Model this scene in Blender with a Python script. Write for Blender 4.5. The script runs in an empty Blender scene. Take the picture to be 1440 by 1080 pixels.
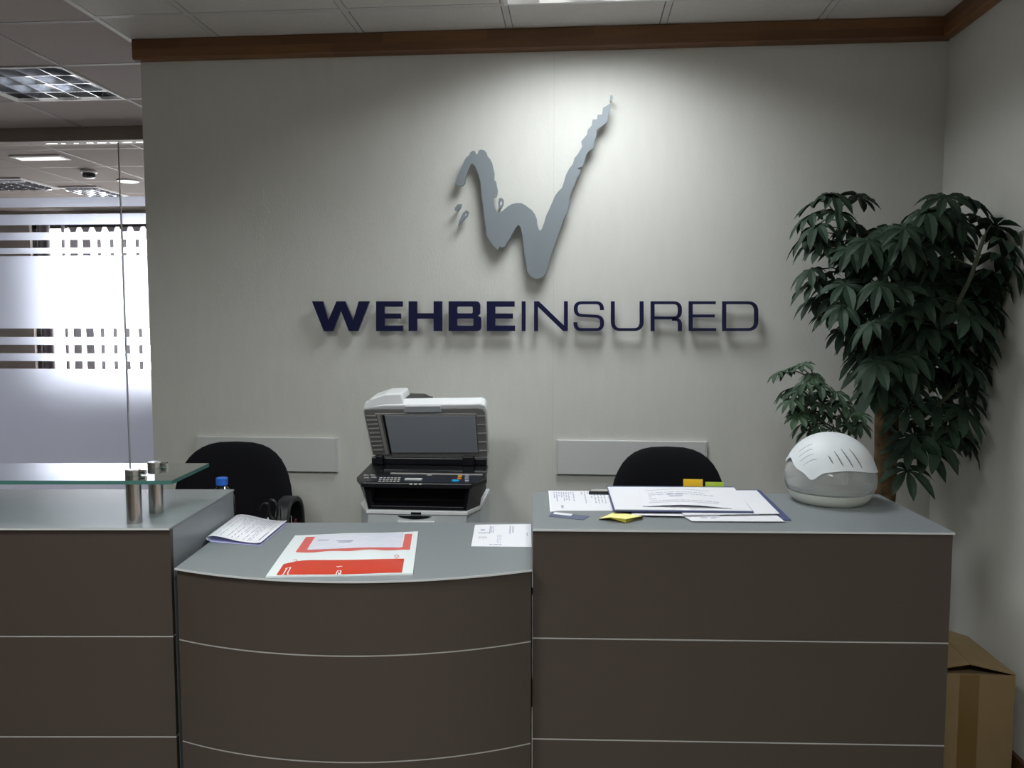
import bpy, bmesh, math, random
from mathutils import Vector, Matrix
PI = math.pi
random.seed(7)
scn = bpy.context.scene
COL = scn.collection

# ---------------------------------------------------------------- camera, world, exposure
H = 1.62; FPX = 1139.6; YAW = 0.0788; PITCH = 0.0755
cam_d = bpy.data.cameras.new('camera'); cam = bpy.data.objects.new('camera', cam_d); COL.objects.link(cam)
cam.location = (0, 0, H); cam.rotation_euler = (PI/2 - PITCH, 0, YAW)
cam_d.sensor_width = 36; cam_d.lens = FPX/1440*36; cam_d.clip_start = .05
scn.camera = cam
scn.view_settings.view_transform = 'Standard'; scn.view_settings.look = 'None'
scn.view_settings.exposure = 0.42; scn.view_settings.gamma = 1; scn.view_settings.use_curve_mapping = False
wd = bpy.data.worlds.new('world'); scn.world = wd; wd.use_nodes = True
wd.node_tree.nodes['Background'].inputs[0].default_value = (1, .97, .97, 1)
wd.node_tree.nodes['Background'].inputs[1].default_value = 8.5
scn.cycles.max_bounces = 10; scn.cycles.transparent_max_bounces = 16
LAMP_MAIN = 11; LAMP_FRONT = 30.0; LAMP_MID = 22; LAMP_SIDE = 1.5

# rays through measured points of the photograph (1440x1080), cut with real planes of the room
_cy, _sy, _cp, _sp = math.cos(YAW), math.sin(YAW), math.cos(PITCH), math.sin(PITCH)
_f = Vector((-_sy*_cp, _cy*_cp, -_sp)); _r = Vector((_cy, _sy, 0)); _u = _r.cross(_f)
def ray(x, y): return _r*((x-720)/FPX) + _u*((540-y)/FPX) + _f
def onz(x, y, z): d = ray(x, y); return d*((z-H)/d.z) + Vector((0, 0, H))
def ony(x, y, Y): d = ray(x, y); return d*(Y/d.y) + Vector((0, 0, H))
def onx(x, y, X): d = ray(x, y); return d*(X/d.x) + Vector((0, 0, H))

# ---------------------------------------------------------------- materials
MATS = {}
def mat(name, col, rough=.5, metal=0, spec=.5, bump=0, bscale=200, var=0, vscale=8, trans=0, ior=1.45, coat=0, emit=0, stretch=None, sheen=0):
    if name in MATS: return MATS[name]
    m = bpy.data.materials.new(name); m.use_nodes = True; MATS[name] = m
    nt = m.node_tree; b = nt.nodes['Principled BSDF']
    b.inputs['Base Color'].default_value = (*col, 1); b.inputs['Roughness'].default_value = rough
    b.inputs['Metallic'].default_value = metal; b.inputs['Specular IOR Level'].default_value = spec
    b.inputs['Transmission Weight'].default_value = trans; b.inputs['IOR'].default_value = ior
    b.inputs['Coat Weight'].default_value = coat; b.inputs['Sheen Weight'].default_value = sheen
    if emit:
        b.inputs['Emission Color'].default_value = (*col, 1); b.inputs['Emission Strength'].default_value = emit
    if bump or var:
        tc = nt.nodes.new('ShaderNodeTexCoord'); mp = nt.nodes.new('ShaderNodeMapping')
        nt.links.new(tc.outputs['Object'], mp.inputs['Vector'])
        if stretch: mp.inputs['Scale'].default_value = stretch
    if bump:
        n = nt.nodes.new('ShaderNodeTexNoise'); n.inputs['Scale'].default_value = bscale; n.inputs['Detail'].default_value = 3
        bp = nt.nodes.new('ShaderNodeBump'); bp.inputs['Strength'].default_value = bump; bp.inputs['Distance'].default_value = .002
        nt.links.new(mp.outputs[0], n.inputs['Vector']); nt.links.new(n.outputs[0], bp.inputs['Height']); nt.links.new(bp.outputs[0], b.inputs['Normal'])
    if var:
        n = nt.nodes.new('ShaderNodeTexNoise'); n.inputs['Scale'].default_value = vscale; n.inputs['Detail'].default_value = 5
        cr = nt.nodes.new('ShaderNodeValToRGB')
        cr.color_ramp.elements[0].position = .3; cr.color_ramp.elements[1].position = .7
        cr.color_ramp.elements[0].color = (*[c*(1-var) for c in col], 1); cr.color_ramp.elements[1].color = (*[min(1, c*(1+var)) for c in col], 1)
        nt.links.new(mp.outputs[0], n.inputs['Vector']); nt.links.new(n.outputs[0], cr.inputs[0]); nt.links.new(cr.outputs[0], b.inputs['Base Color'])
    return m

def clear_glass(name, tint=(1, 1, 1), refl=1.0):
    m = bpy.data.materials.new(name); m.use_nodes = True; nt = m.node_tree; nt.nodes.clear()
    o = nt.nodes.new('ShaderNodeOutputMaterial'); mx = nt.nodes.new('ShaderNodeMixShader')
    t = nt.nodes.new('ShaderNodeBsdfTransparent'); t.inputs[0].default_value = (*tint, 1)
    g = nt.nodes.new('ShaderNodeBsdfGlossy'); g.inputs['Roughness'].default_value = .02; g.inputs[0].default_value = (1, 1, 1, 1)
    fr = nt.nodes.new('ShaderNodeFresnel'); fr.inputs[0].default_value = 1.45
    ml = nt.nodes.new('ShaderNodeMath'); ml.operation = 'MULTIPLY'; ml.inputs[1].default_value = refl
    nt.links.new(fr.outputs[0], ml.inputs[0]); nt.links.new(ml.outputs[0], mx.inputs[0])
    nt.links.new(t.outputs[0], mx.inputs[1]); nt.links.new(g.outputs[0], mx.inputs[2]); nt.links.new(mx.outputs[0], o.inputs[0])
    return m
def frosted_film():
    m = bpy.data.materials.new('frosted_film'); m.use_nodes = True; nt = m.node_tree; nt.nodes.clear()
    o = nt.nodes.new('ShaderNodeOutputMaterial'); mx = nt.nodes.new('ShaderNodeMixShader'); mx.inputs[0].default_value = .26
    g = nt.nodes.new('ShaderNodeBsdfRefraction'); g.inputs['Roughness'].default_value = .37; g.inputs['IOR'].default_value = 1.3; g.inputs[0].default_value = (.90, .93, 1, 1)
    t = nt.nodes.new('ShaderNodeBsdfTranslucent'); t.inputs[0].default_value = (.76, .79, .90, 1)
    nt.links.new(g.outputs[0], mx.inputs[1]); nt.links.new(t.outputs[0], mx.inputs[2]); nt.links.new(mx.outputs[0], o.inputs[0])
    return m

def wood_mat():
    m = bpy.data.materials.new('crown_wood'); m.use_nodes = True; nt = m.node_tree; b = nt.nodes['Principled BSDF']
    tc = nt.nodes.new('ShaderNodeTexCoord'); mp = nt.nodes.new('ShaderNodeMapping'); mp.inputs['Scale'].default_value = (1, 1, 14)
    n = nt.nodes.new('ShaderNodeTexNoise'); n.inputs['Scale'].default_value = 6; n.inputs['Detail'].default_value = 8
    # finger-jointed strips: blocks of slightly different tone along the length
    br = nt.nodes.new('ShaderNodeTexBrick'); br.inputs['Scale'].default_value = 1; br.inputs['Brick Width'].default_value = .42; br.inputs['Row Height'].default_value = .045
    br.inputs['Mortar Size'].default_value = 0; br.inputs['Color1'].default_value = (.25, .115, .046, 1); br.inputs['Color2'].default_value = (.165, .072, .030, 1)
    mp2 = nt.nodes.new('ShaderNodeMapping'); mp2.inputs['Rotation'].default_value = (PI/2, 0, 0)
    mixn = nt.nodes.new('ShaderNodeMixRGB'); mixn.blend_type = 'MULTIPLY'; mixn.inputs[0].default_value = .5
    nt.links.new(tc.outputs['Object'], mp.inputs[0]); nt.links.new(mp.outputs[0], n.inputs['Vector'])
    nt.links.new(tc.outputs['Object'], mp2.inputs[0]); nt.links.new(mp2.outputs[0], br.inputs['Vector'])
    nt.links.new(br.outputs['Color'], mixn.inputs[1]); nt.links.new(n.outputs[0], mixn.inputs[2]); nt.links.new(mixn.outputs[0], b.inputs['Base Color'])
    b.inputs['Roughness'].default_value = .42
    return m

M_wall = mat('wall_vinyl', (.60, .60, .565), .75, bump=.35, bscale=260, stretch=(1, 1, .25), var=.015, vscale=30)
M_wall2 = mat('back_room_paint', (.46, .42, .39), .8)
M_tile = mat('ceiling_tile', (.60, .575, .55), .95, bump=.5, bscale=160, var=.03, vscale=60)
M_grid = mat('ceiling_grid_metal', (.56, .54, .52), .6)
M_gap = mat('ceiling_reveal', (.12, .11, .10), .9)
M_floor = mat('floor_tile', (.50, .46, .42), .35, var=.08, vscale=3)
M_wood = wood_mat()
M_base = mat('skirting_wood', (.09, .035, .018), .4, var=.25, vscale=20, stretch=(1, .1, 1))
M_top = mat('silver_laminate', (.21, .232, .245), .34, bump=.12, bscale=700, var=.03, vscale=300)
M_front_shaded = mat('silver_laminate_shaded', (.052, .040, .033), .45, spec=.35, bump=.15, bscale=700, var=.04, vscale=300)  # same laminate as the top; the fronts' shade is put into its colour
M_edge = mat('laminate_edge', (.50, .52, .53), .3)
M_groove = mat('aluminium_inlay', (.36, .355, .35), .35)
M_steel = mat('brushed_steel', (.55, .53, .50), .22, metal=1)
M_chrome = mat('chrome', (.8, .8, .8), .08, metal=1)
M_navy = mat('navy_acrylic', (.006, .008, .045), .3)
M_grey = mat('grey_metallic_paint', (.215, .245, .27), .5, metal=.15)
M_black = mat('black_fabric', (.006, .006, .008), .95, bump=.4, bscale=500, spec=.2)
M_blackpl = mat('black_plastic', (.012, .012, .014), .42)
M_cable = mat('trunking_plastic', (.57, .58, .58), .5)
M_white = mat('white_plastic', (.80, .82, .84), .35)
M_offw = mat('pale_grey_plastic', (.56, .60, .62), .4)
M_dark = mat('printer_black', (.008, .008, .012), .35)
M_dark2 = mat('printer_cavity', (.004, .004, .006), .6)
M_under = mat('printer_lid_grey', (.24, .24, .24), .5)
M_under2 = mat('printer_lid_pad', (.34, .365, .41), .6)
M_rib = mat('printer_lid_rib', (.42, .41, .40), .5)
M_paper = mat('paper_white', (.74, .75, .80), .8)
M_paper2 = mat('paper_blue_white', (.80, .84, .90), .8)
M_lav = mat('paper_underside', (.45, .45, .75), .8)
M_ink = mat('printed_ink', (.20, .21, .30), .8)
M_ink2 = mat('printed_ink_pale', (.38, .40, .50), .8)
M_folder = mat('navy_folder', (.055, .07, .17), .6)
M_yel = mat('yellow_paper', (.87, .82, .33), .8)
M_yel2 = mat('yellow_paper_edge', (.38, .36, .04), .8)
M_tabo = mat('orange_yellow_tab', (.85, .52, .01), .6)
M_tabg = mat('green_tab', (.42, .58, .05), .6)
M_red = mat('courier_red', (.58, .036, .010), .32, coat=.3)
M_red2 = mat('courier_pale_red', (.62, .12, .11), .4)
M_bag = mat('courier_white_film', (.72, .78, .80), .3, bump=.4, bscale=25)
M_pouch = mat('clear_pouch_over_paper', (.68, .70, .80), .22, bump=.8, bscale=30)
M_leaf = mat('leaf_green', (.021, .042, .026), .6, spec=.28, var=.35, vscale=9)
M_leaf2 = mat('leaf_green_light', (.030, .060, .032), .6, spec=.3, var=.3, vscale=9)
M_stem = mat('stem_green', (.04, .055, .03), .6)
M_moss = mat('moss_pole_fibre', (.12, .08, .035), .95, bump=1, bscale=60, var=.5, vscale=25)
M_pot = mat('terracotta_brown_plastic', (.10, .045, .025), .5)
M_soil = mat('soil', (.03, .02, .012), .95, bump=1, bscale=80)
M_card = mat('cardboard', (.25, .175, .085), .85, var=.06, vscale=12)
M_card2 = mat('cardboard_inside', (.22, .15, .08), .9)
M_tape = mat('brown_parcel_tape', (.17, .105, .035), .3)
M_alu = mat('louvre_aluminium', (.72, .74, .78), .16, metal=1)
M_house = mat('lamp_housing_white', (.8, .8, .8), .5)
M_tube = mat('fluorescent_tube', (1, .98, .94), .5, emit=9)
M_tubedim = mat('fluorescent_tube_dim', (1, .98, .94), .5, emit=6)
M_blue = mat('blue_cap', (.03, .14, .60), .4)
M_pet = clear_glass('clear_bottle_plastic', (.90, .93, .97), 2.0)
M_glass = clear_glass('pane_glass', (.97, .98, .98), .6)
M_shelf = clear_glass('shelf_glass', (.86, .93, .91), 2.2)
M_gedge = mat('glass_edge_green', (.05, .14, .125), .15, coat=.5)
M_film = frosted_film()
def translucent_cloth(name, dif, trn):
    m = bpy.data.materials.new(name); m.use_nodes = True; nt = m.node_tree; nt.nodes.clear()
    o = nt.nodes.new('ShaderNodeOutputMaterial'); ad = nt.nodes.new('ShaderNodeAddShader')
    d = nt.nodes.new('ShaderNodeBsdfDiffuse'); d.inputs[0].default_value = (*dif, 1); t = nt.nodes.new('ShaderNodeBsdfTranslucent'); t.inputs[0].default_value = (*trn, 1)
    nt.links.new(d.outputs[0], ad.inputs[0]); nt.links.new(t.outputs[0], ad.inputs[1]); nt.links.new(ad.outputs[0], o.inputs[0]); return m
M_curt = translucent_cloth('curtain_fabric', (.38, .36, .40), (.018, .017, .020))
M_slat = translucent_cloth('blind_fabric', (.45, .44, .48), (.085, .083, .088))
M_frame = mat('window_frame_dark', (.05, .045, .045), .5)
M_dome = mat('misted_clear_plastic', (.86, .88, .88), .12, trans=.80, ior=1.25)
M_milk = mat('milky_plastic', (.66, .68, .62), .3)
M_silver = mat('silver_plastic', (.60, .62, .66), .35, metal=.2)
M_orange = mat('orange_button', (.85, .25, .02), .4)
M_amber = mat('amber_button', (.85, .50, .05), .4)
M_cyan = mat('cyan_button', (.01, .35, .70), .4)
M_lcd = mat('lcd_pale', (.62, .64, .62), .3)
M_redh = mat('red_plastic', (.12, .02, .015), .4)

# ---------------------------------------------------------------- object helpers
def tag(o, label=None, cat=None, group=None, kind=None):
    if label: o['label'] = label
    if cat: o['category'] = cat
    if group: o['group'] = group
    if kind: o['kind'] = kind
    return o
def thing(name, label, cat, loc=(0, 0, 0), rotz=0, group=None):
    o = bpy.data.objects.new(name, None); COL.objects.link(o)
    o.location = loc; o.rotation_euler = (0, 0, rotz); o.empty_display_size = .05
    return tag(o, label, cat, group)
def pmat(o):
    m = Matrix.Translation(o.location) @ Matrix.Rotation(o.rotation_euler.z, 4, 'Z')
    return pmat(o.parent) @ m if o.parent else m
def obj(name, bm, mats, parent=None, smooth=False, bevel=0, world=False, label=None, loc=None):
    """link one mesh object; world=True: the bmesh is in world coordinates"""
    me = bpy.data.meshes.new(name)
    if loc is not None and world: bmesh.ops.translate(bm, verts=bm.verts, vec=-Vector(loc))
    elif world and parent: bmesh.ops.transform(bm, matrix=pmat(parent).inverted(), verts=bm.verts)
    bmesh.ops.recalc_face_normals(bm, faces=bm.faces)
    bm.to_mesh(me); bm.free()
    for m in (mats if isinstance(mats, (list, tuple)) else [mats]): me.materials.append(m)
    if smooth:
        for p in me.polygons: p.use_smooth = True
    o = bpy.data.objects.new(name, me); COL.objects.link(o); o.parent = parent
    if loc is not None: o.location = loc
    if bevel:
        b = o.modifiers.new('bevel', 'BEVEL'); b.width = bevel; b.segments = 2; b.limit_method = 'ANGLE'; b.angle_limit = .6
    if smooth:
        try: me.set_sharp_from_angle(angle=.7)
        except Exception: pass
    if label: o['label'] = label
    return o
def sub(name, bm, m, parent, **k):   # a sub-part whose parent is a part at its thing's origin
    return obj(name, bm, m, parent, **k)
def copy_tree(o, parent=None):
    c = o.copy(); COL.objects.link(c); c.parent = parent
    for ch in [x for x in bpy.data.objects if x.parent == o]: copy_tree(ch, c)
    return c
def new(): return bmesh.new()
def box(bm, x0, x1, y0, y1, z0, z1, mi=0):
    vs = [bm.verts.new(v) for v in [(x0,y0,z0),(x1,y0,z0),(x1,y1,z0),(x0,y1,z0),(x0,y0,z1),(x1,y0,z1),(x1,y1,z1),(x0,y1,z1)]]
    for f in [(0,3,2,1),(4,5,6,7),(0,1,5,4),(1,2,6,5),(2,3,7,6),(3,0,4,7)]:
        bm.faces.new([vs[i] for i in f]).material_index = mi
    return vs
def bx(*a): bm = new(); box(bm, *a); return bm
def prism(bm, pts, z0, z1, mi=0, side=None):
    a = [bm.verts.new((p[0], p[1], z0)) for p in pts]; b = [bm.verts.new((p[0], p[1], z1)) for p in pts]
    bm.faces.new(a[::-1]).material_index = mi; bm.faces.new(b).material_index = mi
    n = len(pts)
    for i in range(n):
        bm.faces.new([a[i], a[(i+1) % n], b[(i+1) % n], b[i]]).material_index = mi if side is None else side
def hull8(bm, lo, hi, mi=0):   # two matching loops -> closed solid
    a = [bm.verts.new(p) for p in lo]; b = [bm.verts.new(p) for p in hi]; n = len(a)
    bm.faces.new(a[::-1]).material_index = mi; bm.faces.new(b).material_index = mi
    for i in range(n): bm.faces.new([a[i], a[(i+1) % n], b[(i+1) % n], b[i]]).material_index = mi
def tube(bm, pts, r, n=8, mi=0, caps=True):
    pts = [Vector(p) for p in pts]; rings = []
    rr = r if isinstance(r, (list, tuple)) else [r]*len(pts)
    up = Vector((0, 0, 1))
    for i, p in enumerate(pts):
        t = (pts[min(i+1, len(pts)-1)] - pts[max(i-1, 0)]).normalized()
        a = t.cross(up if abs(t.z) < .95 else Vector((1, 0, 0))).normalized(); b = t.cross(a)
        rings.append([bm.verts.new(p + (a*math.cos(2*PI*k/n) + b*math.sin(2*PI*k/n))*rr[i]) for k in range(n)])
    for i in range(len(rings)-1):
        for k in range(n): bm.faces.new([rings[i][k], rings[i][(k+1) % n], rings[i+1][(k+1) % n], rings[i+1][k]]).material_index = mi
    if caps: bm.faces.new(rings[0][::-1]); bm.faces.new(rings[-1])
def lathe(bm, prof, c=(0, 0, 0), n=40, mi=0, sx=1, sy=1):
    rings = []
    for r, z in prof:
        rings.append([bm.verts.new((c[0]+r*sx*math.cos(2*PI*k/n), c[1]+r*sy*math.sin(2*PI*k/n), c[2]+z)) for k in range(n)])
    for i in range(len(rings)-1):
        for k in range(n): bm.faces.new([rings[i][k], rings[i][(k+1) % n], rings[i+1][(k+1) % n], rings[i+1][k]]).material_index = mi
    bm.faces.new(rings[0][::-1]).material_index = mi; bm.faces.new(rings[-1]).material_index = mi
def flat(bm, loops, depth, M):
    """filled 2-D outline with holes, extruded by depth along its normal, placed by matrix M"""
    cu = bpy.data.curves.new('t', 'CURVE'); cu.dimensions = '2D'; cu.fill_mode = 'BOTH'; cu.extrude = depth/2
    for lp in loops:
        s = cu.splines.new('POLY'); s.points.add(len(lp)-1); s.use_cyclic_u = True
        for i, p in enumerate(lp): s.points[i].co = (p[0], p[1], 0, 1)
    o = bpy.data.objects.new('t', cu); me = bpy.data.meshes.new_from_object(o)
    me.transform(M); bm.from_mesh(me)
    bpy.data.objects.remove(o); bpy.data.curves.remove(cu); bpy.data.meshes.remove(me)
def struct(name, bm, m, **k): return tag(obj(name, bm, m, **k), kind='structure')

# ---------------------------------------------------------------- room shell
CZ = 2.781; WY = 3.324; XR = 1.418; XL = -1.81; GY = 4.78; FY = 8.2; XLL = -7.0; YB = -2.5
struct('floor', bx(XLL-.1, XR+.1, YB-.1, FY+.1, -.05, 0), M_floor)
struct('wall_back', bx(XL, XR+.1, WY, WY+.1, 0, CZ+.1), M_wall)
struct('wall_right', bx(XR, XR+.1, YB, WY, 0, CZ+.1), M_wall)
struct('wall_return', bx(XL, XL+.1, WY+.1, FY, 0, CZ+.1), M_wall)
struct('wall_behind_camera', bx(XLL, XR+.1, YB-.1, YB, 0, CZ+.1), mat('entrance_wall_paint', (.20, .17, .15), .8))
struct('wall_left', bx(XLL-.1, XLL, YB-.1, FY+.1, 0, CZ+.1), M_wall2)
# far wall of the room behind the glass, with the window opening
wx0, wx1, wz0, wz1 = -5.74, -2.6, .98, 2.66
bm = new()
box(bm, XLL, wx0, FY, FY+.15, 0, CZ+.1); box(bm, wx1, XL, FY, FY+.15, 0, CZ+.1)
box(bm, wx0, wx1, FY, FY+.15, 0, wz0); box(bm, wx0, wx1, FY, FY+.15, wz1, CZ+.1)
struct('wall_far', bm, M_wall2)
bm = new()
for (a, b_, c, d) in [(wx0, wx0+.05, wz0, wz1), (wx1-.05, wx1, wz0, wz1), (wx0, wx1, wz0, wz0+.05), (wx0, wx1, wz1-.05, wz1), (-3.6, -3.55, wz0, wz1)]:
    box(bm, a, b_, FY+.04, FY+.09, c, d)
win = struct('window_1', bm, M_frame)
obj('pane', bx(wx0+.04, wx1-.04, FY+.06, FY+.068, wz0+.04, wz1-.04), M_glass, win)
pl = bpy.data.lights.new('window_portal', 'AREA'); pl.shape = 'RECTANGLE'; pl.size = wx1-wx0; pl.size_y = wz1-wz0; pl.cycles.is_portal = True
po = bpy.data.objects.new('window_portal', pl); COL.objects.link(po); po.location = ((wx0+wx1)/2, FY+.14, (wz0+wz1)/2); po.rotation_euler = (-PI/2, 0, 0)

# ceiling: mineral-fibre tiles in a lay-in grid, holes where the lamps sit
def ceil_zone(bm, xs, ys, holes=(), mt=0, mg=1):
    tb, gp = .012, .003
    for i in range(len(xs)-1):
        for j in range(len(ys)-1):
            x0, x1, y0, y1 = xs[i], xs[i+1], ys[j], ys[j+1]
            if any(h[0] < (x0+x1)/2 < h[1] and h[2] < (y0+y1)/2 < h[3] for h in holes): continue
            e = tb+gp
            box(bm, x0+e, x1-e, y0+e, y1-e, CZ+.001, CZ+.015, mt)
    for x in xs[1:-1]: box(bm, x-tb, x+tb, ys[0], ys[-1], CZ, CZ+.012, mg)
    for y in ys[1:-1]: 
        for i in range(len(xs)-1): box(bm, xs[i]+tb, xs[i+1]-tb, y-tb, y+tb, CZ+.0003, CZ+.012, mg)
G0 = -1.4694
xs_main = [-1.84] + [G0+.6*k for k in range(5)] + [XR]
R0 = 3.054
ys_main = [YB] + [R0-.6*k for k in range(9)][::-1] + [WY]
A = (G0+1.2, G0+1.8, R0-.6, R0)          # lamp above the logo
B = (G0+1.2, G0+1.8, R0-3.6, R0-3.0)     # lamp nearer to the camera
C_ = (G0-.0, G0+.6, R0-2.4, R0-1.8)
bm = new()
def deck(bm, x0, x1, y0, y1, holes):
    xs = sorted({x0, x1, *[h[0] for h in holes], *[h[1] for h in holes]}); ys = sorted({y0, y1, *[h[2] for h in holes], *[h[3] for h in holes]})
    for i in range(len(xs)-1):
        for j in range(len(ys)-1):
            if any(h[0] <= xs[i] and xs[i+1] <= h[1] and h[2] <= ys[j] and ys[j+1] <= h[3] for h in holes): continue
            box(bm, xs[i], xs[i+1], ys[j], ys[j+1], CZ+.016, CZ+.10, 2)
LH = (-2.94, -2.34, 3.60, 4.15)
deck(bm, -1.84, XR, YB, WY, [A, B, C_]); ceil_zone(bm, xs_main, ys_main, [A, B, C_])
xs_l = [XLL] + [-2.34-.6*k for k in range(7)][::-1] + [-1.84]; ys_l = [YB] + [3.09-.6*k for k in range(9)][::-1] + [3.60, 4.15, 4.72]
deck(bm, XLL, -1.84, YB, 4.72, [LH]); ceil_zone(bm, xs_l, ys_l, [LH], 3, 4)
xs_b = [XLL] + [-6.5+.6*k for k in range(8)] + [XL+.01]; ys_b = [4.84] + [5.3+.6*k for k in range(5)] + [FY]
BH = (-4.7, -4.1, 6.5, 7.1)
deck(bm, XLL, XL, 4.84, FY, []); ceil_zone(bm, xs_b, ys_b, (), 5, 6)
box(bm, -1.852, -1.828, YB, WY, CZ-.0002, CZ+.012, 1)
struct('ceiling', bm, [M_tile, M_grid, M_gap, mat('dimmed_ceiling_tile', (.40, .355, .335), .95, bump=.4, bscale=160), mat('dimmed_ceiling_grid', (.29, .26, .245), .6), mat('dimmed_back_ceiling_tile', (.25, .215, .20), .95), mat('dimmed_back_ceiling_grid', (.21, .18, .17), .6)])  # left and back zones: same tile and grid, dimmer light put into colour
struct('trim_header', bx(XLL, XL, 4.72, 4.84, 2.705, CZ+.1), mat('header_taupe', (.30, .25, .22), .6), bevel=.004)

# timber cornice and skirting
def crown(name, L, loc, rot, m):
    prof = [(0, 0), (-.030, .004), (-.034, .012), (-.034, .085), (0, .085)]
    bm = new(); a = [bm.verts.new((0, p[0], p[1])) for p in prof]; b_ = [bm.verts.new((L, p[0], p[1])) for p in prof]
    bm.faces.new(a); bm.faces.new(b_[::-1])
    for i in range(5): bm.faces.new([a[i], a[(i+1) % 5], b_[(i+1) % 5], b_[i]])
    o = struct(name, bm, m, bevel=.004); o.location = loc; o.rotation_euler = (0, 0, rot); return o
crown('trim_1', XR-XL+.018, (XL-.018, WY-.0005, CZ-.085), 0, M_wood)
crown('trim_2', WY-.036-YB, (XR-.0005, WY-.036, CZ-.085), -PI/2, M_wood)
struct('baseboard_right', bx(XR-.015, XR, YB, WY, 0, .24), M_base)
struct('baseboard_back', bx(XL, XR-.015, WY-.015, WY, 0, .12), M_base)

# frameless glass partition with frosted bands
gx1 = XL; gj = ony(174, 430, GY).x
g = thing('glass_partition', 'frameless floor to ceiling glass partition with frosted privacy bands left of the wall', 'glass partition', (gj, GY, 0))
for (a, b_) in ((XLL+.01, gj-.003), (gj+.003, gx1-.002)):
    pn = obj('glass_pane', bx(a, b_, GY, GY+.010, .0, 2.704), M_glass, g, world=True)
    bm = new()
    def zat(y): return ony(100, y, GY).z
    for (yt, yb) in [(277, 290.5), (300.5, 315.5), (326, 337), (348, 356), (359.5, 462), (474, 485), (497, 508), (519, 0)]:
        zt = zat(yt); zb = .01 if yb == 0 else zat(yb)
        box(bm, a+.001, b_-.001, GY+.0105, GY+.0135, zb, zt)
    obj('frosted_band', bm, M_film, g, world=True, label='frosted white film bands on the pane')
struct('trim_joint', bx(gj-.0022, gj+.0022, GY, GY+.010, .0, 2.704), mat('joint_grey', (.30, .30, .33), .4))

# curtain with pleats before the window
def curtain(x0, x1, n, amp, y, name, label):
    bm = new(); z0, z1 = .9, 2.6649; st = n*8; prev = None
    for i in range(st+1):
        x = x0+(x1-x0)*i/st; yy = y+amp*math.sin(2*PI*i/8)
        cur = [bm.verts.new((x, yy, z)) for z in (z0, z0+.8, z1-.1, z1)]
        if prev:
            for k in range(3): bm.faces.new([prev[k], cur[k], cur[k+1], prev[k+1]])
        prev = cur
    o = obj(name, bm, M_curt, None, smooth=True); md = o.modifiers.new('s', 'SOLIDIFY'); md.thickness = .004
    return tag(o, label, 'curtain', 'curtains at the far window')
def slats(x0, x1, n, y, name, label):
    t = thing(name, label, 'blind', ((x0+x1)/2, y, 2.6))
    obj('head_rail', bx(x0, x1, y-.02, FY, 2.601, 2.625), M_frame, t, world=True)
    for i in range(n):
        x = x0+(x1-x0)*(i+.5)/n; w = .014 if i > 1 else .036
        bm = new(); hull8(bm, [(x-w, y-.012, .95), (x+w, y+.012, .95), (x+w, y+.014, .95), (x-w, y-.010, .95)], [(x-w, y-.012, 2.52), (x+w, y+.012, 2.52), (x+w, y+.014, 2.52), (x-w, y-.010, 2.52)])
        hull8(bm, [(x-.008, y-.008, 2.50), (x+.008, y-.008, 2.50), (x+.008, y+.008, 2.50), (x-.008, y+.008, 2.50)], [(x-.046, y-.01, 2.60), (x+.046, y-.01, 2.60), (x+.046, y+.01, 2.60), (x-.046, y+.01, 2.60)])
        obj('slat', bm, M_slat, t, world=True)
t = thing('curtain_rail', 'dark curtain rail fixed over the far window', 'curtain rail', (-5.1, 8.1, 2.66))
obj('rail', bx(-5.6, -4.74, 8.03, 8.08, 2.665, 2.685), M_frame, t, world=True); obj('bracket', bx(-5.58, -5.56, 8.08, FY, 2.665, 2.685), M_frame, t, world=True); obj('bracket', bx(-4.76, -4.74, 8.08, FY, 2.665, 2.685), M_frame, t, world=True)
curtain(-5.56, -5.42, 2, .03, 8.055, 'curtain', 'grey pleated curtain bunched at the left side of the far window')
curtain(-5.30, -5.26, 1, .03, 8.055, 'curtain', 'grey pleated curtain beside the dark mullion of the far window')
slats(-5.25, -3.2, 15, 8.08, 'vertical_blind', 'thin grey vertical blind hanging in the bright far window')

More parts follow.
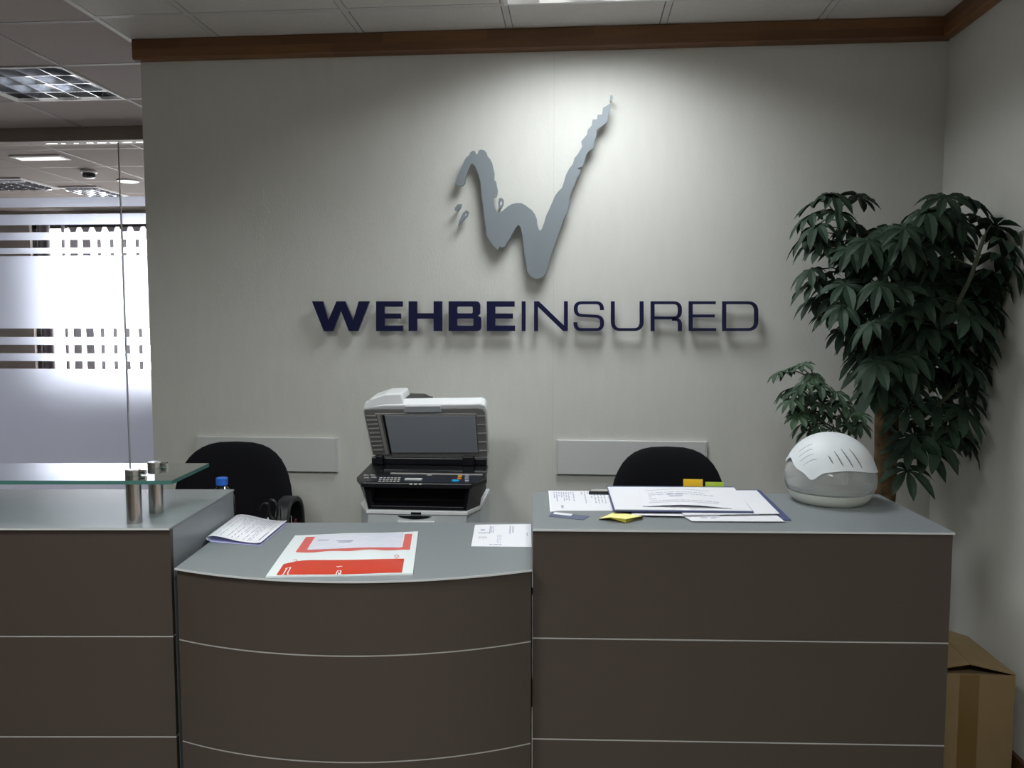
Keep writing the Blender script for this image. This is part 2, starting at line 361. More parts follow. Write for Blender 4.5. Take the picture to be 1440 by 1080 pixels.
# ---------------------------------------------------------------- lamps in the ceiling
def louvre_lamp(x0, x1, y0, y1, label, energy, nx=5, ny=5, tubes=M_tube, spread=150, col=(.97, 1, .975), house=M_house, lamp=True):
    t = thing('louvre_ceiling_lamp', label, 'ceiling lamp', ((x0+x1)/2, (y0+y1)/2, CZ+.09))
    w = .014; dep = .09
    bm = new()
    for a in [(x0, x1, y0, y0+w), (x0, x1, y1-w, y1), (x0, x0+w, y0+w, y1-w), (x1-w, x1, y0+w, y1-w)]: box(bm, *a, CZ-.003, CZ+.012)
    obj('frame', bm, M_house, t, world=True)
    bm = new()
    box(bm, x0, x1, y0, y1, CZ+dep, CZ+dep+.008)
    for a in [(x0+.001, x0+.006, y0+.001, y1-.001), (x1-.006, x1-.001, y0+.001, y1-.001), (x0+.006, x1-.006, y0+.001, y0+.006), (x0+.006, x1-.006, y1-.006, y1-.001)]: box(bm, *a, CZ+.012, CZ+dep)
    obj('housing', bm, house, t, world=True)
    bm = new(); X0, X1, Y0, Y1 = x0+w, x1-w, y0+w, y1-w
    def blade(p, q, nrm):   # tapered parabolic blade: thin below, wide above
        n = Vector(nrm)
        P = Vector(p); Q = Vector(q)
        lo = [P-n*.0012, Q-n*.0012, Q+n*.0012, P+n*.0012]; hi = [P-n*.0045, Q-n*.0045, Q+n*.0045, P+n*.0045]
        hull8(bm, [v+Vector((0, 0, CZ+.002)) for v in lo], [v+Vector((0, 0, CZ+.040)) for v in hi])
    for i in range(1, nx): x = X0+(X1-X0)*i/nx; blade((x, Y0, 0), (x, Y1, 0), (1, 0, 0))
    for j in range(1, ny): y = Y0+(Y1-Y0)*j/ny; blade((X0, y, 0), (X1, y, 0), (0, 1, 0))
    obj('louvre', bm, M_alu, t, world=True, label='shiny aluminium louvre grid')
    for k in (.3, .7):
        bm = new(); xx = x0+(x1-x0)*k; tube(bm, [(xx, y0+.03, CZ+.068), (xx, y1-.03, CZ+.068)], .009, 10)
        obj('fluorescent_tube', bm, tubes, t, world=True, smooth=True)
    if lamp:
        l = bpy.data.lights.new('lamp_light', 'AREA'); l.shape = 'RECTANGLE'; l.size = x1-x0-.05; l.size_y = y1-y0-.05
        l.energy = energy; l.spread = math.radians(spread); l.color = col
        lo = bpy.data.objects.new('lamp_light', l); COL.objects.link(lo); lo.parent = t; lo.location = (0, 0, -.09-.004)
    return t
louvre_lamp(*A, 'square louvred ceiling lamp in the grid directly above the wall logo', LAMP_MAIN, spread=150, col=(.94, .985, 1))
louvre_lamp(*B, 'square louvred ceiling lamp above the front of the reception counters', LAMP_FRONT, spread=150)
louvre_lamp(*C_, 'square louvred ceiling lamp over the curved counter', LAMP_MID, spread=150)
louvre_lamp(*LH, 'square louvred ceiling lamp in front of the glass partition', LAMP_SIDE, nx=5, ny=4, tubes=M_tubedim, spread=150, col=(1, .93, .86), house=mat('dark_lamp_housing', (.05, .052, .06), .4))

# behind the glass: lamp strips, downlight, detector, louvre
def ceil_box(name, label, cat, px0, px1, py0, py1, m, h=.01, parts=None):
    a = onz(px0, py1, CZ); b_ = onz(px1, py0, CZ)
    x0, x1 = min(a.x, b_.x), max(a.x, b_.x); y0, y1 = min(a.y, b_.y), max(a.y, b_.y)
    t = thing(name, label, cat, ((x0+x1)/2, (y0+y1)/2, CZ))
    obj('frame', bx(x0-.03, x1+.03, y0-.03, y1+.03, CZ-h, CZ), M_house, t, world=True)
    obj('diffuser', bx(x0, x1, y0, y1, CZ-h-.004, CZ-h), m, t, world=True)
    return t
ceil_box('strip_ceiling_lamp', 'long slim lit ceiling lamp behind the glass nearest the partition', 'ceiling lamp', 32, 82, 219, 223, mat('strip_glow', (1, .97, .97), .5, emit=.8))
t = thing('smoke_detector', 'small round ceiling detector behind the glass partition', 'smoke detector', onz(125, 240, CZ))
bm = new(); lathe(bm, [(.055, 0), (.06, -.012), (.055, -.02)], n=24); obj('base', bm, M_house, t, smooth=True)
bm = new(); lathe(bm, [(.045, -.02), (.045, -.05), (.03, -.058)], n=24); obj('sensor_head', bm, M_dark, t, smooth=True)
t = thing('round_downlight', 'small round lit downlight behind the glass near the wall edge', 'ceiling lamp', onz(180, 254, CZ))
bm = new(); lathe(bm, [(.085, 0), (.085, -.008), (.07, -.010)], n=28); obj('trim_ring', bm, M_house, t, smooth=True)
bm = new(); lathe(bm, [(.065, -.0102), (.065, -.012)], n=28); obj('diffuser', bm, mat('downlight_glow', (1, .99, .97), .5, emit=1.6), t)
def air_grille(px, py, w, d, label, lit):
    c = onz(px, py, CZ); t = thing('ceiling_grille', label, 'ceiling grille', c)
    bm = new()
    for a in [(-w/2, w/2, -d/2, -d/2+.02), (-w/2, w/2, d/2-.02, d/2), (-w/2, -w/2+.02, -d/2+.02, d/2-.02), (w/2-.02, w/2, -d/2+.02, d/2-.02)]: box(bm, *a, -.012, 0)
    obj('frame', bm, M_house, t)
    bm = new()
    for k in range(1, 6): x = -w/2+w*k/6; box(bm, x-.006, x+.006, -d/2+.02, d/2-.02, -.03, 0)
    for k in range(1, 6): y = -d/2+d*k/6; box(bm, -w/2+.02, w/2-.02, y-.006, y+.006, -.029, -.001)
    obj('louvre', bm, M_alu, t)
air_grille(8, 258, .62, .5, 'louvred ceiling panel behind the glass at the left edge', 0)
air_grille(133, 268.5, .34, .5, 'louvred ceiling panel behind the glass closest to the far window', 0)

# ---------------------------------------------------------------- wall logo
LY = WY-.030
def front(px, py, Y=LY-.012): p = ony(px, py, Y); return (p.x, p.z)
MV = Matrix.Rotation(PI/2, 4, 'X')     # (x, y, 0) -> (x, 0, y)
def sign_piece(name, label, cat, loops_list, m, thick=.012, group=None, pins=()):
    pts = [p for lp in loops_list for p in lp[0]]
    cx = sum(p[0] for p in pts)/len(pts); cz = min(p[1] for p in pts)
    t = thing(name, label, cat, (cx, LY, cz), 0, group)
    bm = new()
    for loops in loops_list:
        flat(bm, [[(p[0]-cx, p[1]-cz) for p in lp] for lp in loops], thick, MV)
    bmesh.ops.translate(bm, verts=bm.verts, vec=(0, -thick/2, 0))
    obj('face', bm, m, t)
    for (px, py) in pins:
        q = front(px, py); bm = new(); tube(bm, [(q[0]-cx, -.001, q[1]-cz), (q[0]-cx, WY-LY, q[1]-cz)], .0035, 8)
        obj('standoff_pin', bm, M_steel, t, smooth=True)
    return t
LOGO = [(145,535),(150,515),(160,490),(175,455),(190,420),(200,402),(215,390),(222,375),(235,367),(245,370),(250,385),(258,385),(262,368),(275,361),(293,366),(303,378),(308,395),(322,410),(332,430),(337,455),(343,480),(342,515),(352,525),(355,545),(360,570),(357,590),(350,605),(340,600),(335,595),(340,625),(345,655),(358,683),(375,680),(392,665),(410,650),(430,638),(455,632),(480,633),(498,642),(515,655),(535,670),(550,693),(558,715),(560,740),(568,765),(575,773),(585,760),(595,730),(605,695),(620,665),(635,630),(650,595),(665,575),(685,555),(695,525),(705,490),(720,460),(740,435),(748,405),(765,385),(780,360),(788,345),(783,320),(795,305),(812,285),(815,262),(835,240),(840,210),(862,208),(865,186),(888,184),(893,150),(912,140),(925,130),(932,145),(928,165),(918,190),(915,218),(905,230),(885,245),(862,262),(860,290),(850,318),(846,355),(825,365),(808,385),(803,405),(795,430),(787,450),(770,452),(765,460),(780,466),(775,485),(760,505),(750,540),(735,570),(722,610),(722,645),(712,680),(692,715),(680,755),(662,800),(650,840),(635,880),(622,920),(610,970),(595,1000),(575,1013),(550,1016),(530,1005),(510,985),(505,940),(497,900),(492,860),(485,800),(478,760),(465,742),(450,760),(435,785),(420,815),(405,835),(395,855),(380,858),(372,850),(362,868),(350,862),(335,845),(318,820),(305,800),(300,760),(292,700),(285,640),(278,590),(272,520),(262,490),(250,455),(240,435),(228,432),(218,450),(205,480),(195,510),(195,530),(185,543),(165,547)]
def lz(p): return front(600+p[0]/3.6, 110+p[1]/3.6)
def lpx(*ps): return [(600+p[0]/3.6, 110+p[1]/3.6) for p in ps]
sign_piece('logo_brush_stroke', 'large grey brush stroke W emblem standing off the wall above the lettering', 'wall logo', [[[lz(p) for p in LOGO]]], M_grey, .014, pins=lpx((300,420),(330,780),(450,680),(550,960),(690,620),(830,290)))
FL = [
 ('tiny grey metal fleck above the tip of the long stroke', [[(930,88),(938,85),(943,95),(940,110),(932,120),(926,108)]], (934,102)),
 ('ring shaped grey fleck in the left notch of the emblem', [[(365,610),(378,604),(390,616),(389,640),(376,662),(364,655),(361,632)], [(373,622),(381,622),(381,638),(374,645),(370,635)]], (368,650)),
 ('small grey fleck left of the emblem, upper of two', [[(143,655),(158,638),(179,637),(173,657),(157,672),(141,668)]], (158,655)),
 ('ragged grey fleck left of the emblem, lower of two', [[(184,682),(200,668),(214,676),(206,700),(193,712),(178,718),(168,738),(158,750),(162,728),(172,704)], [(193,685),(202,680),(200,693),(194,698)]], (185,705))]
for lab, lps, pin in FL:
    sign_piece('logo_fleck', lab, 'wall logo fleck', [[[lz(p) for p in lp] for lp in lps]], M_grey, .012, 'flecks around the emblem', pins=lpx(pin))

# lettering: outlines in photo pixels, y measured down from the cap line
def rnd(path, r, closed=False, n=6):
    """round the corners of a polyline"""
    out = []; L = len(path)
    for i, p in enumerate(path):
        P = Vector(p)
        if not closed and i in (0, L-1): out.append(P); continue
        a = Vector(path[i-1]); b_ = Vector(path[(i+1) % L]); da = (a-P); db = (b_-P)
        rr = min(r, da.length*.48 if closed or i-1 > 0 else da.length, db.length*.48 if closed or i+1 < L-1 else db.length)
        A_ = P+da.normalized()*rr; B_ = P+db.normalized()*rr
        for k in range(n+1):
            s = k/n; out.append(A_*(1-s)**2 + P*2*s*(1-s) + B_*s*s)
    return out
def stroke(path, tv, th, closed=False):
    """offset a centreline: th = thickness of horizontal runs, tv = of vertical runs"""
    n = len(path); L, R_ = [], []
    for i in range(n):
        a = path[(i-1) % n] if closed or i > 0 else path[i]; b_ = path[(i+1) % n] if closed or i < n-1 else path[i]
        d = (b_-a).normalized(); nn = Vector((-d.y*tv/2, d.x*th/2))
        L.append(path[i]+nn); R_.append(path[i]-nn)
    return [L, R_] if closed else [L+R_[::-1]]
def V(*ps): return [Vector(p) for p in ps]
def rect(a, b_, c, d): return [V((a, c), (b_, c), (b_, d), (a, d))]
T = 42.0
def bold_W(x0, x1):
    w = x1-x0; s = 15.5
    return [[V((x0, 0), (x0+s, 0), (x0+w*.285, 27), (x0+w*.425, 0), (x0+w*.575, 0), (x0+w*.715, 27), (x1-s, 0), (x1, 0), (x1-w*.205, T), (x0+w*.64, T), (x0+w*.5, 13), (x0+w*.36, T), (x0+w*.205, T))]]
def bold_E(x0, x1): return [[V((x0, 0), (x1-.6, 0), (x1-.6, 7.8), (x0+12, 7.8), (x0+12, 17.2), (x1-3, 17.2), (x1-3, 24.4), (x0+12, 24.4), (x0+12, T-7.8), (x1, T-7.8), (x1, T), (x0, T))]]
def bold_H(x0, x1): return [[V((x0, 0), (x0+12, 0), (x0+12, 16.8), (x1-12, 16.8), (x1-12, 0), (x1, 0), (x1, T), (x1-12, T), (x1-12, 24.6), (x0+12, 24.6), (x0+12, T), (x0, T))]]
def bold_B(x0, x1):
    out = rnd([(x0, 0), (x1-1.5, 0), (x1-1.5, 18.5), (x1-5.5, 20.2), (x1, 22.5), (x1, T), (x0, T)], 6.5, True)
    # square left corners
    out = [p for p in out if not (p.x < x0+8 and (p.y < 8 or p.y > T-8))] + V((x0, T), (x0, 0))
    h1 = rnd([(x0+12, 7.6), (x1-12, 7.6), (x1-12, 17), (x0+12, 17)], 2.2, True); h2 = rnd([(x0+12, 24.4), (x1-11, 24.4), (x1-11, T-7.6), (x0+12, T-7.6)], 2.2, True)
    return [[out, h1, h2]]
tv, th = 5.6, 4.2
def thin_I(x0, x1): return [rect(x0, x0+tv, 0, T)]
def thin_N(x0, x1): return [[V((x0, 0), (x0+6.8, 0), (x1-tv, 34), (x1-tv, 0), (x1, 0), (x1, T), (x1-6.8, T), (x0+tv, 8), (x0+tv, T), (x0, T))]]
def thin_S(x0, x1):
    a, b_ = x0+tv/2, x1-tv/2
    return [stroke(rnd([(b_-.2, 12.5), (b_-.2, th/2), (a, th/2), (a, 19.6), (b_, 21.6), (b_, T-th/2), (a-.4, T-th/2), (a-.4, 29.5)], 8.5), tv, th)]
def thin_U(x0, x1): return [stroke(rnd([(x0+tv/2, 0), (x0+tv/2, T-th/2), (x1-tv/2, T-th/2), (x1-tv/2, 0)], 11), tv, th)]
def thin_R(x0, x1):
    p = stroke(rnd([(x0+tv, th/2), (x1-tv/2, th/2), (x1-tv/2, 23.5), (x0+tv, 23.5)], 9), tv, th)
    leg = stroke(rnd([(x1-14, 25.4), (x1-tv/2, 25.4), (x1-tv/2, T)], 7), tv, th)
    return [rect(x0, x0+tv, 0, T), p, leg]
def thin_E(x0, x1): return [[V((x0, 0), (x1-.5, 0), (x1-.5, th), (x0+tv, th), (x0+tv, 18.6), (x1-2, 18.6), (x1-2, 22.8), (x0+tv, 22.8), (x0+tv, T-th), (x1, T-th), (x1, T), (x0, T))]]
def thin_D(x0, x1):
    p = stroke(rnd([(x0+tv, th/2), (x1-tv/2, th/2), (x1-tv/2, T-th/2), (x0+tv, T-th/2)], 12), tv, th)
    return [rect(x0, x0+tv, 0, T), p]
LET = [('W', bold_W, 438.5, 519.8, 'bold'), ('E', bold_E, 528.8, 566.7, 'bold'), ('H', bold_H, 574.5, 621.7, 'bold'), ('B', bold_B, 630.8, 676.7, 'bold'), ('E', bold_E, 684.5, 724.3, 'bold'),
       ('I', thin_I, 733.5, 739.3, 'thin'), ('N', thin_N, 751, 798.6, 'thin'), ('S', thin_S, 806.8, 849.5, 'thin'), ('U', thin_U, 859, 905.2, 'thin'), ('R', thin_R, 915, 959, 'thin'), ('E', thin_E, 968.6, 1007.2, 'thin'), ('D', thin_D, 1015.8, 1066.5, 'thin')]
where = {528.8: ', second letter of the sign', 684.5: ', last of the bold letters', 968.6: ' between the R and the D'}
for ch, fn, x0, x1, wt in LET:
    lps = [[[front(p.x, 423.6+p.y) for p in lp] for lp in loops] for loops in fn(x0, x1)]
    lab = '%s dark navy wall letter %s under the emblem%s' % (wt, ch, where.get(x0, ''))
    sign_piece('wall_letter', lab, 'wall letter', lps, M_navy, .012, 'letters of the wall sign', pins=[(x0+2.8, 430), (x0+2.8, 458)] if ch != 'W' else [(x0+8, 428), (x1-8, 428)])

sx = ony(779, 200, WY).x
struct('trim_seam', bx(sx-.0006, sx+.0006, WY-.0004, WY, .12, CZ-.085), mat('vinyl_seam', (.48, .47, .44), .8))
# trunking covers on the wall
def wall_panel(px0, py0, px1, py1, label):
    a = ony(px0, py0, WY-.015); b_ = ony(px1, py1, WY-.015)
    t = thing('trunking_cover', label, 'wall panel', ((a.x+b_.x)/2, WY-.0075, b_.z), 0, 'trunking covers on the wall')
    obj('cover', bx(a.x, b_.x, WY-.015, WY-.0002, b_.z, a.z), M_cable, t, world=True, bevel=.002)
    obj('end_cap', bx(a.x-.004, a.x-.0003, WY-.016, WY-.0002, b_.z-.001, a.z+.001), M_cable, t, world=True)
    obj('end_cap', bx(b_.x+.0003, b_.x+.004, WY-.016, WY-.0002, b_.z-.001, a.z+.001), M_cable, t, world=True)
wall_panel(276, 614, 473, 664, 'pale grey flat trunking cover on the wall behind the left chair')
wall_panel(784, 619, 992, 670, 'pale grey flat trunking cover on the wall behind the right chair')

# ---------------------------------------------------------------- reception counters
HT = 1.096; G1, G2, G3 = .806, .536, .266
def straight_counter(label, loc, rot, x0, x1, dep, right_end, left_end, oh=.006):
    t = thing('reception_counter', label, 'reception counter', loc, rot, 'straight reception counters')
    obj('counter_top', bx(x0, x1, -oh, dep, HT-.006, HT), [M_top], t, bevel=.0015)
    obj('edge_band', bx(x0+.001, x1-.001, -oh-.0015, -oh-.0001, HT-.0052, HT-.0005), M_edge, t, label='pale front edge band')
    zs = [(.004+G1, HT-.0062), (.004+G2, G1-.0), (.004+G3, G2), (.07, G3)]
    for (a, b_) in zs: obj('front_panel', bx(x0+.002, x1-.002, 0, .018, a, b_), M_front_shaded, t, bevel=.0012)
    for z in (G1, G2, G3): obj('groove_strip', bx(x0+.002, x1-.002, .0005, .016, z+.0004, z+.0036), M_groove, t, label='thin pale groove strip')
    obj('side_panel', bx(x1-.020, x1-.002, .0185, dep-.004, 0, HT-.0062), M_top, t, label='light grey end panel')
    obj('side_panel', bx(x0+.002, x0+.020, .0185, dep-.004, 0, HT-.0062), M_top, t, label='light grey end panel')
    obj('plinth', bx(x0+.02, x1-.02, .03, .045, 0, .07), M_dark, t)
    obj('inner_shelf', bx(x0+.0205, x1-.0205, .019, dep-.01, .80, .818), M_top, t)
    return t
a_, b_2 = -.1093, .9504
cr = straight_counter('tall straight silver grey reception counter on the right with papers and air purifier on it', (0, 2.0391, 0), .046, a_, b_2, .449, True, False)
lr = .078
cl = straight_counter('tall straight silver grey reception counter at the left edge carrying the glass shelf', (-1.035, 1.971, 0), lr, -1.9, 0, .478, True, False)

# curved lower counter between them
def carc(s, off=0):
    A0 = Vector((-1.012, 1.953)); B0 = Vector((-.1105, 2.012)); ch = B0-A0; m = (A0+B0)/2; L = ch.length; sag = .098
    R_ = (L*L/4+sag*sag)/(2*sag); nrm = Vector((ch.y, -ch.x)).normalized()
    c = m - nrm*(R_-sag); th_ = math.asin(L/2/R_); a0 = math.atan2(nrm.y, nrm.x); a = a0 + th_*(2*s-1)
    return c + Vector((math.cos(a), math.sin(a)))*(R_+off)
HL = .998; NS = 28
t = thing('curved_counter', 'lower silver grey counter with a bowed front between the two tall counters', 'reception counter', (-.56, 1.95, 0))
def arc_solid(o0, o1, z0, z1):
    pts = [carc(i/NS, o1) for i in range(NS+1)] + [carc(i/NS, o0) for i in range(NS, -1, -1)]
    bm = new(); prism(bm, pts, z0, z1); return bm
bk = [Vector((-.132, 2.488)), Vector((-1.058, 2.413))]
bm = new(); prism(bm, [carc(i/NS, .006) for i in range(NS+1)]+bk, HL-.006, HL); obj('counter_top', bm, M_top, t, world=True, bevel=.0012)
obj('edge_band', arc_solid(.0061, .0076, HL-.0052, HL-.0005), M_edge, t, world=True, label='pale front edge band')
for (z0, z1) in [(G1+.004, HL-.0062), (G2+.004, G1), (G3+.004, G2), (.07, G3)]: obj('front_panel', arc_solid(-.018, 0, z0, z1), M_front_shaded, t, world=True, label='bowed silver grey front panel, shade put into its colour')
for z in (G1, G2, G3): obj('groove_strip', arc_solid(-.016, -.0005, z+.0004, z+.0036), M_groove, t, world=True, label='thin pale groove strip')
obj('plinth', arc_solid(-.05, -.035, 0, .07), M_dark, t, world=True)
obj('side_panel', bx(-.150, -.1325, 2.035, 2.470, 0, HL-.0065), M_front_shaded, t, world=True)
obj('side_panel', bx(-1.02, -1.00, 2.0, 2.40, 0, HL-.0065), M_front_shaded, t, world=True)
obj('inner_shelf', bx(-.998, -.152, 2.06, 2.40, .80, .818), M_top, t, world=True)

# worktop behind the counters
t = thing('worktop', 'grey desk worktop behind the reception counters', 'desk', (-.3, 2.6, 0))
ZW = .775
obj('tabletop', bx(-1.75, .75, 2.535, 2.665, ZW-.025, ZW), M_top, t, world=True, bevel=.002)
for x in (-1.7, -.12, .68): obj('leg_panel', bx(x, x+.02, 2.54, 2.70, 0, ZW-.0255), M_top, t, world=True)

# glass shelf over the left counter, with its posts
t = thing('glass_shelf', 'clear glass shelf raised on steel posts over the left counter', 'glass shelf', (-1.035, 1.971, HT), lr)
sx0, sx1, sy0, sy1, sz = -1.88, .016, -.022, .232, .116
bm = new(); box(bm, sx0, sx1, sy0, sy1, sz, sz+.010)
bm.faces.ensure_lookup_table()
for f in bm.faces:
    f.material_index = 0 if abs(f.normal.z) > .5 or f.calc_center_median().z in () else 0
bm.normal_update()
for f in bm.faces:
    if abs(f.normal.z) < .5: f.material_index = 1
obj('glass_pane', bm, [M_shelf, M_gedge], t)
for (px, py) in ((-.115, .050), (-.108, .165), (-1.55, .050), (-1.55, .165)):
    bm = new(); lathe(bm, [(.019, .0), (.019, sz-.0005)], (px, py, 0), 28); q = obj('post', bm, M_steel, t, smooth=True)
    bm = new(); lathe(bm, [(.0195, sz+.0105), (.0195, sz+.024), (.0175, sz+.026)], (px, py, 0), 28); sub('cap', bm, M_steel, q, smooth=True)
    bm = new(); tube(bm, [(px+.0197, py, sz+.018), (px+.034, py, sz+.018)], .007, 14); sub('clamp_screw', bm, M_chrome, q, smooth=True)

# ---------------------------------------------------------------- office chairs
def make_chair(label, w, loc, rot=0, ex=.68):
    t = thing('office_chair', label, 'office chair', loc, rot, 'black office chairs behind the counters')
    hs = .58
    def pad(cx, cy, cz, rx, ry, rz, ex, nu=40, nv=14, squash=None):
        bm = new(); rows = []
        for j in range(nv+1):
            ph = -PI/2+PI*j/nv
            row = []
            for i in range(nu):
                a = 2*PI*i/nu; c, s = math.cos(a), math.sin(a)
                f = lambda v, e: math.copysign(abs(v)**e, v)
                x = rx*f(c, ex)*math.cos(ph)**.35 if math.cos(ph) > 1e-6 else 0
                y_ = ry*f(s, ex)*math.cos(ph)**.35 if math.cos(ph) > 1e-6 else 0
                row.append((x, y_, rz*math.sin(ph)))
            rows.append(row)
        vv = [[bm.verts.new(p) for p in r_] for r_ in rows[1:-1]]
        top = bm.verts.new((0, 0, rz)); bot = bm.verts.new((0, 0, -rz))
        for j in range(len(vv)-1):
            for i in range(nu): bm.faces.new([vv[j][i], vv[j][(i+1) % nu], vv[j+1][(i+1) % nu], vv[j+1][i]])
        for i in range(nu):
            bm.faces.new([bot, vv[0][(i+1) % nu], vv[0][i]]); bm.faces.new([top, vv[-1][i], vv[-1][(i+1) % nu]])
        return bm, (cx, cy, cz)
    bm, c = pad(0, 0, hs, .235, .225, .045, .7); bmesh.ops.translate(bm, verts=bm.verts, vec=c); obj('seat', bm, M_black, t, smooth=True)
    # backrest: upright pad, rounder above, curved around the sitter
    bm, c = pad(0, 0, 0, w/2, .29, .035, ex)
    for v in bm.verts:
        x, y_, z = v.co; hgt = y_
        v.co = Vector((x*(1-.04*(hgt/.29)), -z - .9*x*x*-1*.55*-1 - 0 + .10*hgt, hgt))
    bmesh.ops.translate(bm, verts=bm.verts, vec=(0, .27, 1.145-.29)); obj('backrest', bm, M_black, t, smooth=True)
    bm = new(); tube(bm, [(0, .10, hs-.05), (0, .27, hs-.05), (0, .315, hs+.04), (0, .32, .86)], .018, 10); obj('backrest_support', bm, M_blackpl, t, smooth=True)
    for s in (-1, 1):
        bm = new()
        path = [(s*.20, .0, hs-.03), (s*.275, .01, hs-.01), (s*.285, -.02, hs+.08), (s*.285, -.03, hs+.24), (s*.285, .00, hs+.35), (s*.283, .05, hs+.39), (s*.28, .14, hs+.375), (s*.28, .17, hs+.29), (s*.28, .15, hs+.1), (s*.27, .05, hs-.01)]
        pts = [Vector(p) for p in path]; sm = []
        for i in range(len(pts)-1):
            p0, p1, p2, p3 = pts[max(i-1, 0)], pts[i], pts[i+1], pts[min(i+2, len(pts)-1)]
            for k in range(5):
                u = k/5; sm.append(.5*((2*p1)+(-p0+p2)*u+(2*p0-5*p1+4*p2-p3)*u*u+(-p0+3*p1-3*p2+p3)*u**3))
        sm.append(pts[-1])
        # flat wide strap section
        rings = []
        for i, p in enumerate(sm):
            tt = (sm[min(i+1, len(sm)-1)]-sm[max(i-1, 0)]).normalized(); a = Vector((1, 0, 0)) - tt*tt.x; a.normalize(); b_ = tt.cross(a)
            rings.append([bm.verts.new(p+a*.026*ca+b_*.010*sa) for ca, sa in ((1, .5), (.8, 1), (-.8, 1), (-1, .5), (-1, -.5), (-.8, -1), (.8, -1), (1, -.5))])
        for i in range(len(rings)-1):
            for k in range(8): bm.faces.new([rings[i][k], rings[i][(k+1) % 8], rings[i+1][(k+1) % 8], rings[i+1][k]])
        bm.faces.new(rings[0][::-1]); bm.faces.new(rings[-1])
        obj('armrest', bm, M_blackpl, t, smooth=True)
    bm = new(); tube(bm, [(0, 0, .10), (0, 0, .30), (0, 0, .301), (0, 0, hs-.04)], [.028, .028, .018, .018], 16); obj('gas_column', bm, M_blackpl, t, smooth=True)
    for k in range(5):
        a = 2*PI*k/5+.3; bm = new(); e = Vector((math.cos(a), math.sin(a), 0))
        tube(bm, [e*.02+Vector((0, 0, .11)), e*.24+Vector((0, 0, .072))], [.022, .014], 10); L = obj('base_leg', bm, M_blackpl, t, smooth=True)
        bm = new(); p = e*.235+Vector((0, 0, .028)); n_ = Vector((-e.y, e.x, 0)); tube(bm, [p-n_*.022, p+n_*.022], .028, 14); sub('caster', bm, M_blackpl, L, smooth=True)
    return t
pL = ony(331, 620, 3.0); pR = ony(939, 627, 3.02)
def chair_at(pt, label, w, arms_rot=0):
    c = make_chair(label, w, (pt.x, pt.y-.27, pt.z-1.149+.0), arms_rot); return c
chL = make_chair('black fabric office chair behind the left counter with one armrest showing', .475, (pL.x, pL.y-.285, 0))
chR = make_chair('black fabric office chair behind the right counter, only its rounded back showing', .435, (pR.x, pR.y-.285, 0))
LIFT = {}
for ch, p in ((chL, pL), (chR, pR)):
    dz = p.z-1.149     # the height of the gas lift
    for o in [x for x in bpy.data.objects if x.parent == ch]:
        if o.name.split('.')[0] in ('seat', 'backrest', 'backrest_support', 'armrest'): o.location.z += dz
    LIFT[ch.name] = dz

# ---------------------------------------------------------------- printer on its cabinet
PX = ony(595, 700, 2.80).x; PY = 2.80; ZP = .74; ROT = .0
t = thing('printer_cabinet', 'low grey cabinet against the wall under the printer', 'cabinet', (PX, 3.05, 0))
obj('body', bx(PX-.27, PX+.27, 2.80, 3.29, 0, ZP-.022), M_offw, t, world=True, bevel=.003)
obj('cabinet_top', bx(PX-.28, PX+.28, 2.785, 3.295, ZP-.0215, ZP), M_offw, t, world=True, bevel=.002)
for s in (-1, 1):
    d = obj('door', bx(PX+(.003 if s > 0 else -.267), PX+(.267 if s > 0 else -.003), 2.786, 2.7995, .03, ZP-.03), M_offw, t, world=True)
    bm = new(); tube(bm, [(PX+s*.03, 2.772, .5), (PX+s*.03, 2.772, .62)], .005, 8); box(bm, PX+s*.03-.003, PX+s*.03+.003, 2.772, 2.786, .51, .52); box(bm, PX+s*.03-.003, PX+s*.03+.003, 2.772, 2.786, .60, .61); sub('handle', bm, M_steel, d, world=True)

t = thing('printer', 'multifunction printer with its scanner lid raised, white and black, by the wall', 'printer', (PX, 2.97, ZP))
def P(px, py, Y): p = ony(px, py, Y); return p
Y0 = 2.80           # front face of the machine
xl, xr = ony(517, 717, Y0).x, ony(656, 717, Y0).x
zt_l = ony(590, 716.5, Y0).z     # top of the white cassette body
zc = ony(590, 686, Y0).z       # under the control panel
zp = ony(590, 680, Y0).z
cL, cR = -.035, .05
def plan(x0, x1, y0, yb, ch=.09, wd=.0):    # chamfered front corners
    return [(x0, y0), (x1, y0), (x1+wd, y0+ch), (x1+wd, yb), (x0-wd, yb), (x0-wd, y0+ch)]
lmx, rmx = ony(508, 706, Y0+.10).x, ony(675, 706, Y0+.10).x
def oct8(e=0, e2=0): return [(xl-e, Y0-e2), (xr+e, Y0-e2), (rmx+e, Y0+.10), (rmx+e, 3.20), (lmx-e, 3.20), (lmx-e, Y0+.10)]
lower = oct8()
bm = new(); prism(bm, lower, ZP, zt_l-.018); obj('cassette_body', bm, M_offw, t, world=True, bevel=.003, label='pale grey lower body')
bm = new(); prism(bm, oct8(.004, .005), zt_l-.0175, zt_l-.004); obj('white_rim', bm, M_white, t, world=True, bevel=.002)
# cassette drawer handle and badge
hx = ony(583, 725, Y0).x; hz = ony(583, 725, Y0).z
bm = new(); 
arcp = [(hx-.062, hz-.001), (hx+.060, hz-.001)] + [(hx+.060-.12*k/10, hz-.001-.012*max(0, math.sin(PI*k/10))**.6) for k in range(1, 10)]
for i, p in enumerate([0]): flat(bm, [arcp], .003, MV)
bmesh.ops.translate(bm, verts=bm.verts, vec=(0, Y0-.0016, 0)); obj('drawer_grip', bm, M_dark, t, world=True)
q = ony(585, 733, Y0); obj('drawer_lip', bx(q.x-.065, q.x+.068, Y0-.012, Y0-.0003, q.z-.004, q.z+.002), M_white, t, world=True, bevel=.001)
q = ony(585.5, 723, Y0); obj('badge', bx(q.x-.018, q.x+.018, Y0-.0085, Y0-.0055, q.z+.001, q.z+.008), M_dark, t, world=True)
